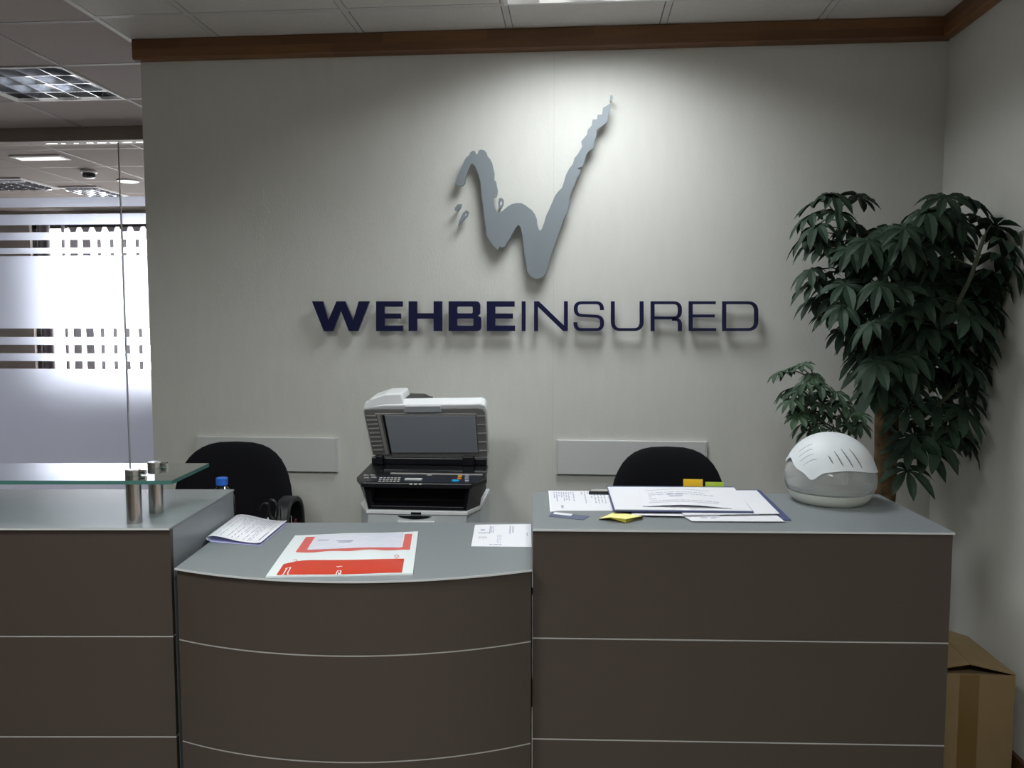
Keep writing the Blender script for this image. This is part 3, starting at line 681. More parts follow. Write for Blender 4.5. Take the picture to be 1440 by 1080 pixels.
# black front: recessed paper bay between side cheeks
uxl, uxr = xl-.03, xr+.035
bm = new(); prism(bm, [(xl+.004, Y0+.10), (xr-.004, Y0+.10), (rmx-.01, Y0+.14), (rmx-.01, 3.19), (lmx+.01, 3.19), (lmx+.01, Y0+.14)], zt_l-.0035, zc); obj('rear_bay', bm, M_dark2, t, world=True)
bm = new()
hull8(bm, [(xl-.030, Y0+.10, zt_l-.0035), (xl+.002, Y0+.004, zt_l-.0035), (xl+.016, Y0+.02, zt_l-.0035), (xl-.012, Y0+.115, zt_l-.0035)], [(xl-.052, Y0+.08, zc), (xl-.012, Y0-.004, zc), (xl+.004, Y0+.02, zc), (xl-.03, Y0+.11, zc)])
obj('side_cheek', bm, M_dark, t, world=True)
bm = new()
hull8(bm, [(rmx, Y0+.10, zt_l-.0035), (xr-.002, Y0+.004, zt_l-.0035), (xr-.016, Y0+.02, zt_l-.0035), (xr+.012, Y0+.115, zt_l-.0035)], [(rmx+.012, Y0+.10, zc), (xr+.012, Y0-.004, zc), (xr-.004, Y0+.02, zc), (xr+.02, Y0+.12, zc)])
obj('side_cheek', bm, M_dark, t, world=True)
obj('output_tray', bx(xl+.01, xr-.01, Y0+.006, Y0+.11, zt_l-.0032, zt_l+.010), M_dark, t, world=True, bevel=.002)
# control deck / scanner bed
dk = [(xl-.018, Y0-.012), (xr+.02, Y0-.012), (ony(684.5, 664, Y0+.09).x, Y0+.09), (ony(686, 652, 3.19).x, 3.19), (ony(522, 648, 3.19).x, 3.19), (ony(501.5, 664, Y0+.085).x, Y0+.085)]
ZD = zp+.004
bm = new(); prism(bm, dk, zc+.0005, ZD); obj('control_deck', bm, M_dark, t, world=True, bevel=.004)
obj('scanner_glass', bx(xl-.005, xr+.045, Y0+.16, 3.12, ZD+.0005, ZD+.003), mat('scanner_glass', (.01, .012, .014), .06, coat=.6), t, world=True)
obj('scan_bar', bx(xl+.05, xr+.04, Y0+.148, Y0+.156, ZD+.0005, ZD+.004), M_rib, t, world=True)
obj('key_pad_plate', bx(xl-.01, xr+.035, Y0-.0, Y0+.10, ZD+.0004, ZD+.0012), mat('printer_blue_black', (.012, .014, .026), .3), t, world=True)
zk = ZD+.0014
def key(px, py, w, d, m, name='key', h=.003):
    p = onz(px, py, zk+.002); return obj(name, bx(p.x-w/2, p.x+w/2, p.y-d/2, p.y+d/2, zk, zk+h), m, t, world=True)
for i in range(6):
    for j in range(3): key(534+i*5.2+(2-j)*.8, 671.5+j*2.6, .009, .010, M_rib, h=.002)
key(581.5, 673.5, .062, .026, M_lcd, 'display')
for x in (578, 584.5, 591): p = ony(x, 680, Y0-.012); obj('front_key', bx(p.x-.005, p.x+.005, Y0-.0145, Y0-.0122, p.z-.004, p.z+.001), M_lcd, t, world=True)
key(646.8, 669.3, .014, .016, M_amber, 'amber_key'); key(646, 672.6, .014, .012, M_orange, 'orange_key')
p = onz(640.5, 675.6, zk+.002); bm = new(); lathe(bm, [(.014, 0), (.014, .003)], (p.x, p.y, zk), 20); obj('cyan_key', bm, M_cyan, t, world=True)
for j in range(4): key(656.5, 668.5+j*2.5, .014, .007, M_ink2)
for (x, y) in ((515, 668), (515, 671.5), (524, 668), (526, 671), (604, 668)): key(x, y, .018, .006, M_rib)
# raised lid: hinge at the rear, leaning towards the camera
YH = 3.17
def lidp(px, py, off=0.0):
    # plane through hinge line leaning forward
    al = math.radians(56); n = Vector((0, -math.sin(al), -math.cos(al)))   # underside normal faces the camera, downwards
    d = ray(px, py); o0 = Vector((0, 0, H)); p0 = Vector((PX, YH, ZD+.012)) + n*off
    return o0 + d*((p0-o0).dot(n)/d.dot(n))
al = math.radians(56); LN = Vector((0, -math.sin(al), -math.cos(al)))
def lid_solid(pxs, o0, o1, name, m, bevel=0, label=None):
    lo = [lidp(x, y)+LN*o0 for x, y in pxs]; hi = [lidp(x, y)+LN*o1 for x, y in pxs]
    bm = new(); hull8(bm, lo, hi); return obj(name, bm, m, lid_t, world=True, bevel=bevel, label=label)
lid_t = t
outer = [(523.5, 640.5), (521.5, 634), (510.5, 582), (510, 576), (513, 573), (540, 570.5), (600, 569.5), (660, 569), (676, 568.5), (681.5, 571), (684, 577), (687, 630), (687, 640), (684, 644), (600, 644), (530, 642.5)]
lid = lid_solid(outer, -.045, -.0005, 'lid', M_white, .006, 'white raised scanner lid')
inner = [(525.5, 639), (513.3, 583), (512.6, 577.5), (516, 575), (600, 574.5), (672, 574), (679, 575.5), (681.8, 580), (685, 630), (684.8, 640), (600, 642)]
lid_solid(inner, -.0003, .004, 'lid_underside', M_under)
lid_solid([(551.5, 634.5), (541.3, 582.5), (668.5, 583), (672.5, 634.5)], .0045, .009, 'pressure_pad', M_under2, .001, 'blue grey pressure pad')
lid_solid([(543, 637), (530.5, 581.5), (534.5, 581.5), (547, 637)], .0045, .008, 'feeder_strip', M_rib)
lid_solid([(549, 637), (537.5, 581.5), (540.5, 581.5), (551, 637)], .0045, .008, 'feeder_strip', M_dark)
lid_solid([(528, 581.5), (527.5, 580), (670, 580.3), (670, 581.8)], .0045, .008, 'upper_rib', M_rib)
for k in range(9):
    y = 583+k*6; xa = 513.8+(y-578)*.22; lid_solid([(xa, y), (xa+14, y-.4), (xa+14.3, y+1.2), (xa+.3, y+1.5)], .0045, .007, 'rib', M_rib)
for k in range(5):
    y = 583+k*12.2; xa = 670.5+(y-583)*.07; lid_solid([(xa, y), (xa+11.5, y-.2), (xa+11.7, y+1.2), (xa, y+1.4)], .0045, .007, 'rib', M_rib)
lid_solid([(568, 577.5), (570, 568.8), (619.5, 568.3), (621.5, 577)], .0045, .012, 'lid_handle', M_silver, .002, 'silver grip tab')
obj('rear_bar', bx(ony(524, 645, 3.17).x, ony(685, 645, 3.17).x, 3.152, 3.188, ZD+.0005, ZD+.028), M_dark, t, world=True, bevel=.004)
for (x0, x1) in ((531, 541), (652, 668)):
    a = ony(x0, 646, 3.16); b_ = ony(x1, 640, 3.16); obj('hinge', bx(a.x, b_.x, 3.125, 3.1515, ZD+.0032, ZD+.040), M_dark, t, world=True, bevel=.003)
# document feeder hump behind the lid (upper left) and its tray
def back(px, py, Y): return ony(px, py, Y)
Yt = lidp(600, 572).y
f = [back(509.5, 577, Yt), back(514, 569, Yt), back(520, 561, Yt), back(541, 554, Yt), back(564, 553.2, Yt), back(569, 571, Yt)]
bm = new(); hull8(bm, [p+Vector((0, .004, 0)) for p in f], [p+Vector((.0, .13, .012)) for p in f]); obj('feeder_cover', bm, M_white, t, world=True, bevel=.006, label='white document feeder hump')
f = [back(567, 571, Yt+.03), back(567, 560.5, Yt+.03), back(590, 561, Yt+.03), back(596, 564.5, Yt+.03), back(601, 565, Yt+.03), back(602.5, 571, Yt+.03)]
bm = new(); hull8(bm, f, [p+Vector((0, .12, .01)) for p in f]); obj('feeder_tray', bm, M_dark, t, world=True, bevel=.002)

# ---------------------------------------------------------------- bottle, scissors, pens behind the counter
pb = ony(312, 675, 2.63)
t = thing('water_bottle', 'clear plastic water bottle with a blue cap behind the left counter', 'bottle', (pb.x, 2.63, ZW))
hb = ony(312, 671.5, 2.63).z-ZW
prof = [(.036, 0), (.043, .006), (.043, .08), (.040, .09), (.043, .10), (.043, hb-.10), (.040, hb-.058), (.022, hb-.036), (.0155, hb-.027)]
bm = new(); lathe(bm, prof, n=32); obj('bottle_body', bm, M_pet, t, smooth=True)
bm = new(); lathe(bm, [(.0165, hb-.026), (.0195, hb-.024), (.0195, hb-.002), (.0175, hb)], n=28); obj('cap', bm, M_blue, t, smooth=True, label='bright blue cap')

pc = ony(392, 735, 2.60)
t = thing('pen_cup', 'black pen cup on the worktop behind the folded document', 'pen cup', (pc.x, 2.60, ZW))
bm = new(); lathe(bm, [(.040, 0), (.044, .10), (.041, .10), (.037, .006)], n=28); obj('cup', bm, M_blackpl, t, smooth=True)
def loop(cx, cz, rx, rz, Y, tilt, n=18):
    pts = []
    for k in range(n+1):
        a = 2*PI*k/n; x, z = rx*math.cos(a), rz*math.sin(a)
        pts.append(Vector((cx+x*math.cos(tilt)-z*math.sin(tilt), Y, cz+x*math.sin(tilt)+z*math.cos(tilt))))
    return pts
t = thing('scissors', 'scissors with black loop handles standing in the pen cup', 'scissors', (pc.x, 2.59, ZW+.01))
s1 = ony(371, 720, 2.59); s2 = ony(385, 716, 2.59)
bm = new(); tube(bm, loop(s1.x, s1.z, .0155, .031, 2.59, -.35), .0045, 8, caps=False); tube(bm, [(s1.x+.004, 2.59, s1.z-.03), (pc.x, 2.59, ZW+.08)], .004, 6); h_ = obj('handle', bm, M_blackpl, t, world=True, smooth=True)
bm = new(); tube(bm, loop(s2.x, s2.z, .0145, .033, 2.585, .12), .0045, 8, caps=False); tube(bm, [(s2.x, 2.585, s2.z-.032), (pc.x, 2.59, ZW+.08)], .004, 6); obj('handle', bm, M_blackpl, t, world=True, smooth=True)
bm = new(); box(bm, pc.x-.007, pc.x+.003, 2.589, 2.592, ZW+.012, ZW+.13); obj('blade', bm, M_steel, t, world=True)
def pen(px, py, m, label, dx=0, tip=None):
    top = ony(px, py, 2.61); b0 = Vector((pc.x+dx, 2.605, ZW+.012))
    d = (top-b0)
    t = thing('pen', label, 'pen', b0, 0, 'pens in the cup')
    bm = new(); tube(bm, [(0, 0, 0), tuple(d*.88)], [.0036, .0036], 8); obj('barrel', bm, m, t, smooth=True)
    bm = new(); tube(bm, [tuple(d*.881), tuple(d)], [.0045, .003], 8); obj('cap', bm, tip or m, t, smooth=True)
pen(395, 714, M_steel, 'silver pen leaning in the cup beside the scissors', .008, M_steel)
pen(409, 726, M_chrome, 'chrome topped pen leaning far right out of the cup', .022, M_chrome)
pen(376, 727, M_white, 'white pen standing in front of the scissor handles', -.012)
pen(416, 730, M_redh, 'dark red pen leaning lowest out of the cup', .026)

# ---------------------------------------------------------------- papers
def quad(px4, z): return [onz(x, y, z) for x, y in px4]     # order: back-left, back-right, front-right, front-left
def bil(q, u, v, z):   # u left->right, v front->back
    a = q[3]*(1-u)+q[2]*u; b_ = q[0]*(1-u)+q[1]*u; p = a*(1-v)+b_*v; return Vector((p.x, p.y, z))
def sheet(name, label, cat, px4, z, th_=.0006, m=M_paper, group=None, edge=None):
    q = quad(px4, z+th_); c = sum(q, Vector())/4
    t = thing(name, label, cat, (c.x, c.y, z), 0, group)
    bm = new(); prism(bm, q, z, z+th_, 0, 0 if edge is None else 1)
    obj('sheet', bm, m if edge is None else [m, edge], t, world=True)
    return t, q
def marks(t, q, z, rects, m=M_ink, name='printed_text'):
    bm = new()
    for (u0, u1, v0, v1) in rects:
        hull8(bm, [bil(q, u0, v0, z), bil(q, u1, v0, z), bil(q, u1, v1, z), bil(q, u0, v1, z)], [bil(q, u0, v0, z+.00015), bil(q, u1, v0, z+.00015), bil(q, u1, v1, z+.00015), bil(q, u0, v1, z+.00015)])
    return obj(name, bm, m, t, world=True)
def textlines(u0, u1, v0, v1, n, fill=.45, seed=0, vert=False, words=True):
    rs = random.Random(seed); out = []
    for k in range(n):
        if vert:
            a = u0+(u1-u0)*k/n; b_ = a+(u1-u0)/n*fill; c = v1
            while c > v0+.02:
                L = rs.uniform(.04, .14); out.append((a, b_, max(v0, c-L), c)); c -= L+rs.uniform(.015, .06)
                if rs.random() < .12: break
        else:
            a = v1-(v1-v0)*(k+1)/n; b_ = a+(v1-v0)/n*fill; c = u0
            while c < u1-.02:
                L = rs.uniform(.03, .1); out.append((c, min(u1, c+L), a, b_)); c += L+rs.uniform(.008, .02)
                if rs.random() < .08: break
    return out

Z1 = HT+.0002
# right counter
t, q = sheet('paper_document', 'printed white paper sheet lying on the right counter, leftmost of its papers', 'paper', [(773, 690), (856, 690.5), (863, 718), (776, 718)], Z1)
marks(t, q, Z1+.0007, textlines(.06, .42, .45, .92, 9, .5, 1, True) + textlines(.52, .95, .35, .93, 8, .35, 2, True) + [(.16, .2, .12, .25)], M_ink2)
t, q = sheet('paper_slip', 'narrow pale sheet edge showing under the left document', 'paper', [(771.3, 690), (780, 690), (783, 718.5), (773.5, 719.5)], HT+.00005, .0001, M_paper2)
# folder and paper stack
z = HT+.0002
fold, q = sheet('document_folder', 'navy document folder at the bottom of the paper pile on the right counter', 'folder', [(985, 689), (1068, 688.5), (1113, 731), (1000, 729)], z, .0022, M_folder)
z += .0024
t, q = sheet('paper_sheet', 'white sheet under the pile whose right corner reaches beyond it', 'paper', [(930, 689.5), (1064, 689.5), (1096, 722), (962, 724)], z+.006, .0012, M_paper)
sh, q2 = sheet('paper_envelope', 'white envelope sticking out in front of the paper pile', 'envelope', [(955, 722), (1090, 722), (1103, 733), (973, 732.5)], z+.0003, .0012, M_paper)
marks(sh, q2, z+.0016, [(.15, .22, .35, .45), (.25, .3, .3, .4), (.2, .24, .6, .66)], M_ink2)
st, q3 = sheet('paper_sheet', 'white sheet whose front edge shows just under the big white folder', 'paper', [(890, 700), (1000, 700), (1012, 726.5), (888, 724)], z+.0024, .001, M_paper)
z2 = z+.0085
t, q = sheet('document_folder', 'navy folder holding the large white papers on top of the pile', 'folder', [(853, 683), (1030, 684), (1060, 719.5), (863, 717.5)], z2, .0035, M_folder)
t, q = sheet('paper_sheet', 'large white blank sheet on top of the navy folder', 'paper', [(854.5, 684.5), (1032, 685.5), (1058, 718), (865, 716)], z2+.0037, .002, M_paper)
q = quad([(898, 686.5), (1009, 687.5), (1029, 712.5), (904, 709.5)], z2+.012)
t = thing('paper_document', 'printed certificate like sheet, slightly arched, topmost on the paper pile', 'paper', ((q[0]+q[2])/2).to_tuple()[:2]+(z2+.006,))
def arch(q, prof, z, thick, n=16):
    bm = new(); lo, hi = [], []
    for i in range(n+1):
        u = i/n; h = prof(u)
        for L, dz in ((lo, 0), (hi, thick)): L.append([bm.verts.new(bil(q, u, v, z+h+dz)) for v in (0, 1)])
    for i in range(n):
        bm.faces.new([hi[i][0], hi[i+1][0], hi[i+1][1], hi[i][1]]); bm.faces.new([lo[i][0], lo[i][1], lo[i+1][1], lo[i+1][0]])
        bm.faces.new([lo[i][0], lo[i+1][0], hi[i+1][0], hi[i][0]]); bm.faces.new([lo[i][1], hi[i][1], hi[i+1][1], lo[i+1][1]])
    bm.faces.new([lo[0][0], hi[0][0], hi[0][1], lo[0][1]]); bm.faces.new([lo[n][0], lo[n][1], hi[n][1], hi[n][0]])
    return bm
pf = lambda u: .001+.0065*max(0, math.sin(PI*u))**1.5
obj('sheet', arch(q, pf, z2+.0062, .0006), M_paper, t, world=True)
def marks_arch(t, q, z, prof, rects, m, name='printed_text'):
    bm = new()
    for (u0, u1, v0, v1) in rects:
        h0, h1 = prof(u0)+z, prof(u1)+z
        lo = [bil(q, u0, v0, h0), bil(q, u1, v0, h1), bil(q, u1, v1, h1), bil(q, u0, v1, h0)]
        hull8(bm, lo, [p+Vector((0, 0, .0002)) for p in lo])
    obj(name, bm, m, t, world=True)
marks_arch(t, q, z2+.0071, pf, [(u, u+.05, v, v+.012) for v in (.16, .9) for u in [.08+.05*k for k in range(16)]] + [(a, min(b_, .93), c, d) for a, b_, c, d in textlines(.1, .9, .25, .85, 5, .16, 5)] + [(.32, .4, .58, .66), (.42, .52, .58, .66), (.34, .5, .48, .53)], M_ink2)
# sticky tabs
def tab(px0, px1, py0, py1, m, label):
    Yb = onz(px0, 684.5, z2+.003).y+.001
    a = ony(px0, py1, Yb); b_ = ony(px1, py0, Yb)
    bm = new(); hull8(bm, [(a.x, Yb, a.z), (b_.x, Yb, a.z), (b_.x, Yb+.002, a.z), (a.x, Yb+.002, a.z)], [(a.x, Yb+.004, b_.z), (b_.x, Yb+.004, b_.z), (b_.x, Yb+.006, b_.z), (a.x, Yb+.006, b_.z)])
    o = obj('index_tab', bm, m, None, world=True, loc=((a.x+b_.x)/2, Yb, a.z)); tag(o, label, 'index tab', 'sticky index tabs on the folder')
tab(961, 988.5, 674.5, 685.5, M_tabo, 'orange yellow sticky index tab standing at the back of the folder')
tab(992, 1018, 678.5, 685.5, M_tabg, 'lime green sticky index tab at the back of the folder')
# black item behind the document
a = onz(829, 686, HT+.012); 
t = thing('card_holder', 'flat black and grey case at the back edge of the right counter', 'case', (a.x+.025, 2.475, HT))
bm = new(); prism(bm, [Vector((a.x-.003, 2.452)), Vector((a.x+.075, 2.455)), Vector((a.x+.075, 2.484)), Vector((a.x+.004, 2.480))], HT, HT+.010); obj('case', bm, M_blackpl, t, world=True)
bm = new(); prism(bm, [Vector((a.x+.002, 2.456)), Vector((a.x+.073, 2.458)), Vector((a.x+.073, 2.482)), Vector((a.x+.007, 2.479))], HT+.0102, HT+.012); obj('case_lid', bm, M_rib, t, world=True)
# business card and sticky notes
t, q = sheet('business_card', 'slate blue card with a white label lying near the left front of the right counter', 'card', [(777, 719.8), (829, 725.5), (820, 730.8), (771.5, 725.8)], Z1, .0012, mat('slate_card', (.10, .12, .19), .5))
marks(t, q, Z1+.0014, [(.06, .56, .55, 1.0)], M_paper, 'label')
t = thing('sticky_note_pad', 'small yellow sticky note pad with curled corner at the front of the right counter', 'sticky notes', onz(873, 730, HT+.001))
def qz(px, py, z): return onz(px, py, z)
up = [qz(842, 729.5, HT+.003), qz(864, 720, HT+.003), qz(904, 725.5, HT+.010), qz(880, 730, HT+.011), qz(858, 727.5, HT+.012)]
lo = [qz(842, 729.9, HT+.001), qz(864, 720.4, HT+.001), qz(903, 726.3, HT+.001), qz(880, 735.6, HT+.0005), qz(855, 729.8, HT+.0006)]
bm = new()
va = [bm.verts.new(p) for p in lo]; vb = [bm.verts.new(p) for p in up]
for tri in ((0, 4, 1), (4, 3, 1), (1, 3, 2)): bm.faces.new([vb[i] for i in tri]).material_index = 0; bm.faces.new([va[i] for i in tri[::-1]]).material_index = 1
for i in range(5): bm.faces.new([va[i], va[(i+1) % 5], vb[(i+1) % 5], vb[i]]).material_index = 1
obj('note_block', bm, [M_yel, M_yel2], t, world=True)
q = qz(884, 724.6, HT+.01); obj('binder_clip', bx(q.x-.012, q.x+.012, q.y+.008, q.y+.02, HT+.0003, HT+.0045), M_folder, t, world=True)

# curved counter
Z2 = HL+.0002
t, q = sheet('delivery_note', 'white shipping document lying at the right end of the curved counter', 'paper', [(668, 737.8), (746.8, 737), (747.6, 769), (662.5, 768)], Z2, .0007)
marks(t, q, Z2+.0009, [(.115, .19, .70, .76), (.27, .29, .55, .92), (.62, .64, .55, .92)] + [(.09+.03*k, .11+.03*k, .56, .62) for k in range(6)] + textlines(.1, .25, .34, .44, 2, .4, 3) + textlines(.30, .36, .55, .9, 2, .5, 4, True) + textlines(.42, .5, .1, .5, 3, .3, 6, True) + [(.92, .935, .45, .6), (.67, .69, .6, .9)] + textlines(.3, .5, .06, .12, 1, .5, 8), M_ink2)

# folded document
q = quad([(331, 731), (404, 736), (366.5, 767.5), (290, 762)], Z2)
t = thing('folded_document', 'folded printed document with rolled edge leaning by the left tall counter', 'paper', ((q[0]+q[2])/2).to_tuple())
prof = [(1.0, .0006), (.6, .0008), (.25, .0008), (.10, .0015), (.02, .006), (0, .011), (.03, .016), (.12, .0185), (.25, .018), (.42, .0135), (.6, .0085), (.8, .0065), (.92, .007), (1.0, .009)]
bm = new(); prev = None; N = len(prof)
for i, (u, h) in enumerate(prof):
    a = bil(q, u, 0, Z2+h); b_ = bil(q, u, 1, Z2+h); cur = [bm.verts.new(a), bm.verts.new(b_)]
    if prev: bm.faces.new([prev[0], cur[0], cur[1], prev[1]]).material_index = 1 if i <= 4 else 0
    prev = cur
o = obj('sheet', bm, [M_paper, M_lav], t, world=True, smooth=True); md = o.modifiers.new('s', 'SOLIDIFY'); md.thickness = .0005; md.offset = 1
def ph(u):
    pp = prof[5:]
    for i in range(len(pp)-1):
        if pp[i][0] <= u <= pp[i+1][0]: s = (u-pp[i][0])/(pp[i+1][0]-pp[i][0]); return pp[i][1]*(1-s)+pp[i+1][1]*s
    return pp[-1][1]
marks_arch(t, q, Z2+.0011, ph, [r_ for r_ in textlines(.14, .93, .06, .94, 19, .26, 11, True)] + [(.90, .93, .1, .45)], M_ink2)

# courier bag
q = quad([(415, 752.5), (588, 747.3), (580.5, 806.5), (373.5, 810.5)], Z2+.004)
t = thing('courier_bag', 'white and red plastic courier bag with a clear label pouch on the curved counter', 'courier bag', ((q[0]+q[2])/2).to_tuple())
def bagh(u, v): return .004+.0035*max(0, math.sin(PI*u))**.5*max(0, math.sin(PI*v))**.5+.0008*math.sin(9*u+4*v)
def bag_patch(u0, u1, v0, v1, off, m, name, nu=20, nv=10, under=False, edges=None, label=None):
    bm = new(); g_ = []
    for j in range(nv+1):
        row = []
        for i in range(nu+1):
            u = u0+(u1-u0)*i/nu; v = v0+(v1-v0)*j/nv
            if edges: v = min(max(v, 0), 1)+edges(u, j/nv)
            row.append(bm.verts.new(bil(q, u, v, Z2+bagh(min(max(u, 0), 1), min(max(v, 0), 1))+off)))
        g_.append(row)
    for j in range(nv):
        for i in range(nu): bm.faces.new([g_[j][i], g_[j][i+1], g_[j+1][i+1], g_[j+1][i]])
    if under:
        lo = [[bm.verts.new(bil(q, i/nu, j/nv, Z2)) for i in range(nu+1)] for j in range(nv+1)]
        for j in range(nv):
            for i in range(nu): bm.faces.new([lo[j][i], lo[j+1][i], lo[j+1][i+1], lo[j][i+1]])
        for i in range(nu):
            bm.faces.new([lo[0][i], lo[0][i+1], g_[0][i+1], g_[0][i]]); bm.faces.new([lo[nv][i+1], lo[nv][i], g_[nv][i], g_[nv][i+1]])
        for j in range(nv):
            bm.faces.new([lo[j+1][0], lo[j][0], g_[j][0], g_[j+1][0]]); bm.faces.new([lo[j][nu], lo[j+1][nu], g_[j+1][nu], g_[j][nu]])
    return obj(name, bm, m, t, world=True, smooth=True, label=label)
bag_patch(0, 1, 0, 1, 0, M_bag, 'bag_body', under=True, label='white film bag')
bag_patch(.07, .925, 0.012, .30, .0004, M_red, 'red_band', edges=lambda u, s: (.07*math.sin(max(0, min(1, (u-.07)*6))*PI/2)-.07+.012*math.sin(7*u))*s, label='glossy orange red band')
bag_patch(.10, .955, .505, .58, .0004, M_red2, 'pale_red_strip', edges=lambda u, s: .012*math.sin(22*u)*(1-s))
bag_patch(.10, .20, .58, .93, .0004, M_red2, 'pale_red_side', nu=6)
bag_patch(.895, .955, .55, .93, .0004, M_red2, 'pale_red_side', nu=6)
pn = bag_patch(.175, .885, .56, .965, .0010, M_pouch, 'label_pouch', label='clear pouch over a printed label')
def bag_line(pts, w, name, m, h=.0010):
    bm = new()
    for i in range(len(pts)-1):
        a, b_ = Vector(pts[i]), Vector(pts[i+1]); d = (b_-a).normalized(); n_ = Vector((-d.y, d.x))*w/2
        for_ = [a-n_, b_-n_, b_+n_, a+n_]; P4 = [bil(q, p.x, p.y, Z2+bagh(p.x, p.y)+h) for p in for_]
        hull8(bm, P4, [p+Vector((0, 0, .0002)) for p in P4])
    obj(name, bm, m, t, world=True)
# white script marks on the red band and small red marks
def uvof(px, py):   # inverse bilinear, a few Newton steps
    tgt = onz(px, py, Z2+.006); u, v = .5, .3
    for _ in range(20):
        p = bil(q, u, v, 0); e = 1e-3; du = (bil(q, u+e, v, 0)-p)/e; dv = (bil(q, u, v+e, 0)-p)/e
        rx, ry = tgt.x-p.x, tgt.y-p.y; det = du.x*dv.y-dv.x*du.y
        u += (rx*dv.y-dv.x*ry)/det; v += (du.x*ry-rx*du.y)/det
    return (u, v)
bag_line([uvof(*p) for p in ((403.5, 799.5), (398.5, 807.5), (395.5, 808.5))], .007, 'white_mark', M_paper)
bag_line([uvof(*p) for p in ((401, 800), (409, 798.5), (404.5, 806), (405, 809))], .007, 'white_mark', M_paper)
bag_line([uvof(*p) for p in ((472, 807.5), (475, 802.5), (479.5, 802.5), (478.5, 808), (476, 805))], .007, 'white_mark', M_paper)
bag_line([uvof(*p) for p in ((473.5, 796.5), (476, 798), (478, 796.3), (481.5, 797.3))], .006, 'white_mark', M_paper)
bag_line([uvof(*p) for p in ((555, 782), (559, 780.5), (561, 783), (557, 785), (555, 782))], .004, 'pink_mark', M_red2)
bag_line([uvof(*p) for p in ((411, 788.5), (416, 787), (418, 789.5), (414, 790))], .004, 'pink_mark', M_red2)
for (x0, x1, y) in ((473, 497, 761.5), (476, 494, 763.5), (447, 462, 760)): bag_line([uvof(x0, y), uvof(x1, y)], .018, 'label_text', M_ink2, .0018)

# ---------------------------------------------------------------- air purifier
c = onz(1171, 716, HT); cpos = Vector((c.x+.024, c.y+.112, HT))
t = thing('air_purifier', 'round white air purifier with a shell shaped cover on the right counter', 'air purifier', cpos, .05)
bm = new(); lathe(bm, [(.094, .0), (.102, .003), (.113, .018), (.121, .034)], n=56); obj('base', bm, M_milk, t, smooth=True, label='cream coloured base')
bm = new(); lathe(bm, [(.1205, .0342), (.1275, .050), (.130, .066), (.129, .086), (.123, .104), (.112, .120), (.109, .120), (.120, .103), (.1255, .086), (.1265, .066), (.124, .052), (.117, .038)], n=56)
obj('water_bowl', bm, M_dome, t, smooth=True, label='clear misted water bowl')
bm = new(); lathe(bm, [(.115, .0385), (.121, .050), (.11, .053)], n=48); obj('water', bm, M_milk, t, smooth=True, label='milky water')
bm = new(); lathe(bm, [(.05, .0535), (.05, .095), (.03, .11)], n=32); obj('inner_fan', bm, M_milk, t, smooth=True)
SZ0, SH, SR = .070, .134, .1275
def shell_k(z, R_=0): return max(1e-9, 1-abs((z-SZ0)/(SH+R_))**2.15)**.5 if z > SZ0 else 1
def shell_cut(a):    # a: azimuth, -PI/2 faces the camera
    d = (a+PI/2+PI) % (2*PI)-PI      # 0 at the front, negative to the left
    z = .099
    z += -.020*math.exp(-((d+.72)/.16)**2) + .030*math.exp(-((d+1.50)/.30)**2) + .012*math.exp(-((d-.05)/.55)**2) - .006*math.exp(-((d-1.4)/.4)**2)
    if abs(d) > 1.8: z += .01
    return z
bm = new(); nu, nv = 120, 24; outer_, inner_ = [], []
def shell_r(z, R_, cut):
    lip = .0035*math.exp(-((z-cut)/.012))      # the rim flares a little over the bowl
    return (SR+R_)*shell_k(z, R_) + lip
for R_, store in ((0, outer_), (-.004, inner_)):
    for j in range(nv+1):
        row = []
        for i in range(nu):
            a = 2*PI*i/nu; zc_ = shell_cut(a); s = j/nv
            zz = zc_+(SZ0+SH+R_-zc_)*math.sin(s*PI/2)
            r_ = shell_r(zz, R_, zc_) if j < nv else 0
            row.append((r_*math.cos(a), r_*math.sin(a), zz))
        store.append(row)
def skin(rows):
    vv = [[bm.verts.new(p) for p in r_] for r_ in rows[:-1]]; tp = bm.verts.new((0, 0, rows[-1][0][2]))
    for j in range(len(vv)-1):
        for i in range(nu): bm.faces.new([vv[j][i], vv[j][(i+1) % nu], vv[j+1][(i+1) % nu], vv[j+1][i]])
    for i in range(nu): bm.faces.new([vv[-1][i], vv[-1][(i+1) % nu], tp])
    return vv[0]
e1 = skin(outer_); e2 = skin(inner_)
for i in range(nu): bm.faces.new([e1[i], e2[i], e2[(i+1) % nu], e1[(i+1) % nu]])
obj('shell_cover', bm, mat('purifier_white', (.66, .70, .73), .5), t, smooth=True, label='matt white scallop shaped cover')
def shell_pt(a, z, off=.0006):
    r_ = SR*shell_k(z)+off; return (r_*math.cos(a), r_*math.sin(a), z)
for (a0, z0, a1, z1) in ((-1.98, .150, -1.86, .130), (-1.83, .163, -1.62, .122), (-1.62, .168, -1.38, .116), (-1.35, .168, -1.15, .112)):
    bm = new(); tube(bm, [shell_pt(a0+(a1-a0)*(k/8)**.8, z0+(z1-z0)*k/8) for k in range(9)], [.0006, .0011, .0015, .0017, .0018, .0018, .0017, .0014, .0007], 6)
    obj('vent_slit', bm, mat('slit_grey', (.16, .19, .22), .6), t, smooth=True)
for k in range(4):
    a0 = -2.25-.10*k; bm = new(); tube(bm, [shell_pt(a0-.32*s/8, .138+.012*k-.025*(s/8)**2, .0002) for s in range(9)], .0009, 6)
    obj('vent_ridge', bm, mat('purifier_ridge', (.56, .60, .62), .5), t, smooth=True)

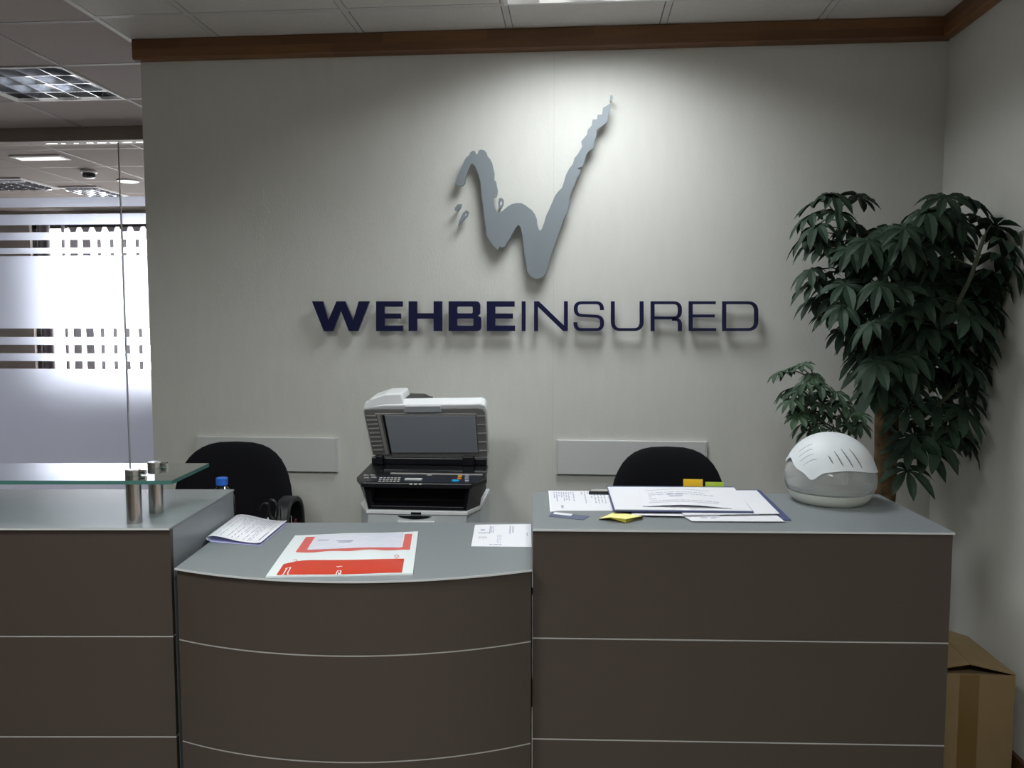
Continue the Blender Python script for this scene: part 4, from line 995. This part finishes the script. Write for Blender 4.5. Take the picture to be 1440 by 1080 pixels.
# ---------------------------------------------------------------- plants
def leaflet(bm, base, d, up, L, W, droop, mi=0):
    d = d.normalized(); s = d.cross(up).normalized(); prev = None
    prof = [(.0, .08), (.18, .35), (.40, .85), (.62, 1.0), (.82, .75), (1.0, .04)]
    for i, (t_, w_) in enumerate(prof):
        p = base+d*(L*t_*(1-.15*droop*t_))-Vector((0, 0, 1))*(L*droop*t_*t_)
        sl = s*(W*w_/2); fold = up*(W*w_*.16)
        cur = [bm.verts.new(p-sl+fold), bm.verts.new(p), bm.verts.new(p+sl+fold)]
        if prev:
            for k in (0, 1): bm.faces.new([prev[k], cur[k], cur[k+1], prev[k+1]])
        prev = cur
def umbrella_leaf(bm, bs, c, axis, L, n, rs, attach, xmax=9, ymax=9):
    axis = axis.normalized(); a = axis.cross(Vector((0, 0, 1)))
    if a.length < .05: a = Vector((1, 0, 0))
    a.normalize(); b_ = axis.cross(a)
    ph0 = rs.uniform(0, 6.28); dr = rs.uniform(.35, .75)
    for k in range(n):
        th_ = ph0+2*PI*k/n; d = (a*math.cos(th_)+b_*math.sin(th_))+axis*.12
        l = L*rs.uniform(.8, 1.1)
        e = c+d.normalized()*l
        if e.x > xmax: d.x -= (e.x-xmax)/l; 
        if e.y > ymax: d.y -= (e.y-ymax)/l
        leaflet(bm, c, d, axis, l, l*.38, dr)
    tube(bs, [c, (c*.5+attach*.5)+Vector((0, 0, .015)), attach], .0022, 5)
def inside(poly, x, y):
    r_ = False; j = len(poly)-1
    for i in range(len(poly)):
        if (poly[i][1] > y) != (poly[j][1] > y) and x < (poly[j][0]-poly[i][0])*(y-poly[i][1])/(poly[j][1]-poly[i][1])+poly[i][0]: r_ = not r_
        j = i
    return r_
def scatter(poly, dist, rs, tries=4000):
    xs = [p[0] for p in poly]; ys = [p[1] for p in poly]; out = []
    for _ in range(tries):
        x, y = rs.uniform(min(xs), max(xs)), rs.uniform(min(ys), max(ys))
        if inside(poly, x, y) and all((x-a)**2+(y-b_)**2 > dist*dist for a, b_ in out): out.append((x, y))
    return out
XM = XR-.012; YM = WY-.02
rs = random.Random(21)
tp = ony(1246, 620, 3.08)
t = thing('umbrella_plant', 'tall potted umbrella plant with drooping dark green leaves filling the corner', 'potted plant', (tp.x, 3.08, 0))
bm = new(); lathe(bm, [(.11, 0), (.15, .26), (.16, .26), (.16, .29), (.145, .29), (.14, .27)], (0, 0, 0), 36); obj('pot', bm, M_pot, t, smooth=True)
bm = new(); lathe(bm, [(.12, .24), (.138, .262)], n=28); obj('soil', bm, M_soil, t)
bm = new(); pts = [(0, 0, .262+.11*k) for k in range(11)]
tube(bm, pts, [.040+.003*math.sin(3.1*k) for k in range(11)], 14)
for v in bm.verts: v.co += Vector((rs.uniform(-.003, .003), rs.uniform(-.003, .003), 0))
obj('moss_pole', bm, M_moss, t, smooth=True, label='brown fibrous support pole')
# branches: from the trunk head out to the crown
W_ = lambda px, py, Y: ony(px, py, Y)
base = Vector((tp.x, 3.08, 1.25))
branches = [
 [base, W_(1240, 540, 3.05), W_(1222, 440, 2.98), W_(1200, 385, 2.95), W_(1184, 340, 2.93), W_(1175, 300, 2.92)],
 [base, W_(1248, 520, 3.03), W_(1240, 430, 2.95), W_(1250, 350, 2.92)],
 [base, W_(1260, 520, 3.0), W_(1290, 430, 2.9), W_(1305, 340, 2.88), W_(1320, 290, 2.88)],
 [base, W_(1275, 540, 2.95), W_(1330, 460, 2.8), W_(1365, 390, 2.72), W_(1385, 330, 2.68)],
 [base, W_(1265, 610, 3.0), W_(1290, 592, 2.92), W_(1330, 560, 2.85), W_(1350, 540, 2.8)],
 [Vector((tp.x, 3.05, 1.12)), W_(1270, 640, 2.98), W_(1300, 620, 2.9), W_(1340, 600, 2.85)]]
bs = new()
for i, br in enumerate(branches): tube(bs, br, [.012-.0016*k for k in range(len(br))], 7)
anchors = []
for br in branches:
    for i in range(len(br)-1):
        for k in range(4): anchors.append(br[i].lerp(br[i+1], k/4))
    anchors.append(br[-1])
leaves = new()
def add(px, py, Y, L=.10, n=None, up=.75):
    c = ony(px, py, Y)
    if c.x > XM-.05: # keep clear of the right wall: come nearer to the camera
        c = onx(px, py, XM-.05)
    at = min(anchors, key=lambda a: (a-c).length)
    if at.z > c.z+.03: at = min(anchors, key=lambda a: (a-c).length+max(0, (a.z-c.z))*1.0)
    ax = Vector((c.x-at.x, c.y-at.y-.05, 0)); ax = ax.normalized()*.55 if ax.length > 1e-3 else Vector((0, -.5, 0))
    umbrella_leaf(leaves, bs, c, ax+Vector((0, 0, up)), L, n or rs.choice((7, 8, 8, 9)), rs, at, XM, YM)
# outline clusters traced from the photograph
for (x, y) in ((1150, 282), (1172, 274), (1208, 277), (1176, 299), (1140, 302), (1147, 318), (1200, 315), (1137, 350-20), (1160, 345), (1148, 337), (1183, 350), (1190, 328), (1218, 348), (1140, 380), (1155, 388), (1172, 398), (1150, 418), (1165, 440), (1143, 400), (1205, 365), (1228, 325), (1210, 340)):
    add(x, y, 2.94+rs.uniform(-.06, .06), .088, up=1.0)
for (x, y) in ((1328, 278), (1360, 279), (1303, 298), (1330, 297), (1282, 318), (1262, 322), (1295, 315), (1350, 312), (1385, 310), (1400, 318), (1412, 340), (1408, 362), (1395, 385), (1385, 400), (1385, 425), (1372, 440), (1376, 470)):
    add(x, y, 2.85+rs.uniform(-.08, .05), .10, up=.9)
dense = [(1195, 345), (1245, 325), (1300, 300), (1345, 320), (1362, 335), (1365, 400), (1378, 445), (1372, 500), (1350, 530), (1290, 520), (1240, 550), (1205, 510), (1185, 460), (1165, 430), (1180, 390)]
for (x, y) in scatter(dense, 19, rs, 5000): add(x, y, rs.uniform(2.72, 3.0), rs.uniform(.08, .11))
for (x, y) in scatter(dense, 30, rs, 3000): add(x, y, rs.uniform(3.0, 3.15), rs.uniform(.09, .11))
lowr = [(1230, 540), (1300, 520), (1365, 530), (1372, 560), (1350, 620), (1320, 632), (1300, 600), (1262, 560)]
for (x, y) in scatter(lowr, 28, rs, 2500): add(x, y, rs.uniform(2.8, 2.98), rs.uniform(.09, .12))
for (x, y) in ((1345, 608), (1335, 588), (1355, 560), (1280, 628), (1300, 630), (1276, 662), (1285, 612), (1230, 548), (1222, 520), (1318, 618)):
    add(x, y, 2.9+rs.uniform(-.05, .05), .105)
for v in leaves.verts: v.co.x = min(v.co.x, XR-.012); v.co.y = min(v.co.y, WY-.012)
obj('foliage', leaves, M_leaf, t, world=True, smooth=False, label='dark green palmate leaves')
obj('stems', bs, M_stem, t, world=True, smooth=True)

# small lighter plant behind the purifier
sp = ony(1190, 640, 2.72)
t = thing('small_umbrella_plant', 'small potted umbrella plant with little leaves behind the air purifier', 'potted plant', (sp.x, 2.72, 0))
t2 = thing('plant_stand', 'grey stand behind the right counter under the small plant', 'plant stand', (sp.x, 2.72, 0))
obj('stand_top', bx(-.13, .13, -.13, .13, .60, .62), M_top, t2)
for (a, b_) in ((-.11, -.11), (.11, -.11), (.11, .11), (-.11, .11)): obj('leg', bx(a-.012, a+.012, b_-.012, b_+.012, 0, .5995), M_top, t2)
bm = new(); lathe(bm, [(.075, .6205), (.10, .80), (.105, .80), (.105, .82), (.095, .82), (.092, .805)], n=32); obj('pot', bm, M_pot, t, smooth=True)
bm = new(); lathe(bm, [(.08, .78), (.092, .803)], n=24); obj('soil', bm, M_soil, t)
bs = new(); leaves = new(); anchors = []
r0 = Vector((sp.x, 2.72, .80))
for br in ([r0, W_(1195, 600, 2.72), W_(1170, 560, 2.70), W_(1140, 525, 2.68)], [r0, W_(1205, 600, 2.72), W_(1195, 575, 2.72)], [r0, W_(1180, 605, 2.7), W_(1150, 590, 2.68), W_(1130, 575, 2.66)]):
    tube(bs, br, [.006, .0045, .0035, .0025][:len(br)], 6)
    for i in range(len(br)-1):
        for k in range(4): anchors.append(br[i].lerp(br[i+1], k/4))
small = [(1110, 545), (1150, 530), (1170, 548), (1212, 580), (1208, 605), (1130, 605), (1112, 575)]
XM2 = 9
for (x, y) in [(1094, 524), (1112, 517), (1130, 513), (1142, 527), (1105, 553), (1118, 545)]+scatter(small, 12.5, rs, 2500):
    c = ony(x, y, 2.70+rs.uniform(-.06, .06)); at = min(anchors, key=lambda a: (a-c).length+max(0, a.z-c.z))
    ax = Vector((c.x-at.x, c.y-at.y-.04, 0)); ax = ax.normalized()*.4 if ax.length > 1e-3 else Vector((0, -.4, 0))
    umbrella_leaf(leaves, bs, c, ax+Vector((0, 0, .9)), rs.uniform(.045, .06), rs.choice((6, 7, 8)), rs, at)
obj('foliage', leaves, M_leaf2, t, world=True, label='small mid green palmate leaves')
obj('stems', bs, M_stem, t, world=True, smooth=True)

# ---------------------------------------------------------------- cardboard box
bx0, bx1, by0, by1, bz = 1.085, 1.385, 2.59, 2.90, .513
t = thing('cardboard_box', 'brown cardboard box with half open top flaps on the floor beside the right counter', 'cardboard box', ((bx0+bx1)/2, (by0+by1)/2, 0))
bm = new(); w = .004
for a in [(bx0, bx1, by0, by0+w), (bx0, bx1, by1-w, by1), (bx0, bx0+w, by0+w, by1-w), (bx1-w, bx1, by0+w, by1-w)]: box(bm, *a, 0, bz)
box(bm, bx0+w, bx1-w, by0+w, by1-w, 0, w)
obj('carton', bm, M_card, t, world=True)
mx_ = (bx0+bx1)/2+.012; hz_ = bz+.030
for (xa, xb, bk_) in ((bx0, mx_-.001, .0), (bx1, mx_+.001, .0)):
    bm = new(); lo = [(xa, by0+.001, bz), (xb, by0+.001, hz_), (xb, by1, hz_+.012), (xa, by1, bz)]
    hull8(bm, [Vector(p) for p in lo], [Vector(p)+Vector((0, 0, .004)) for p in lo]); obj('flap', bm, M_card, t, world=True)
bm = new(); box(bm, bx0+.006, bx1-.006, by0+.02, by0+.13, bz-.010, bz-.006); obj('inner_flap', bm, M_card2, t, world=True)
obj('tape', bx(mx_-.03, mx_+.03, by0-.0006, by0-.0001, 0.02, bz-.002), M_tape, t, world=True, label='strip of brown tape')
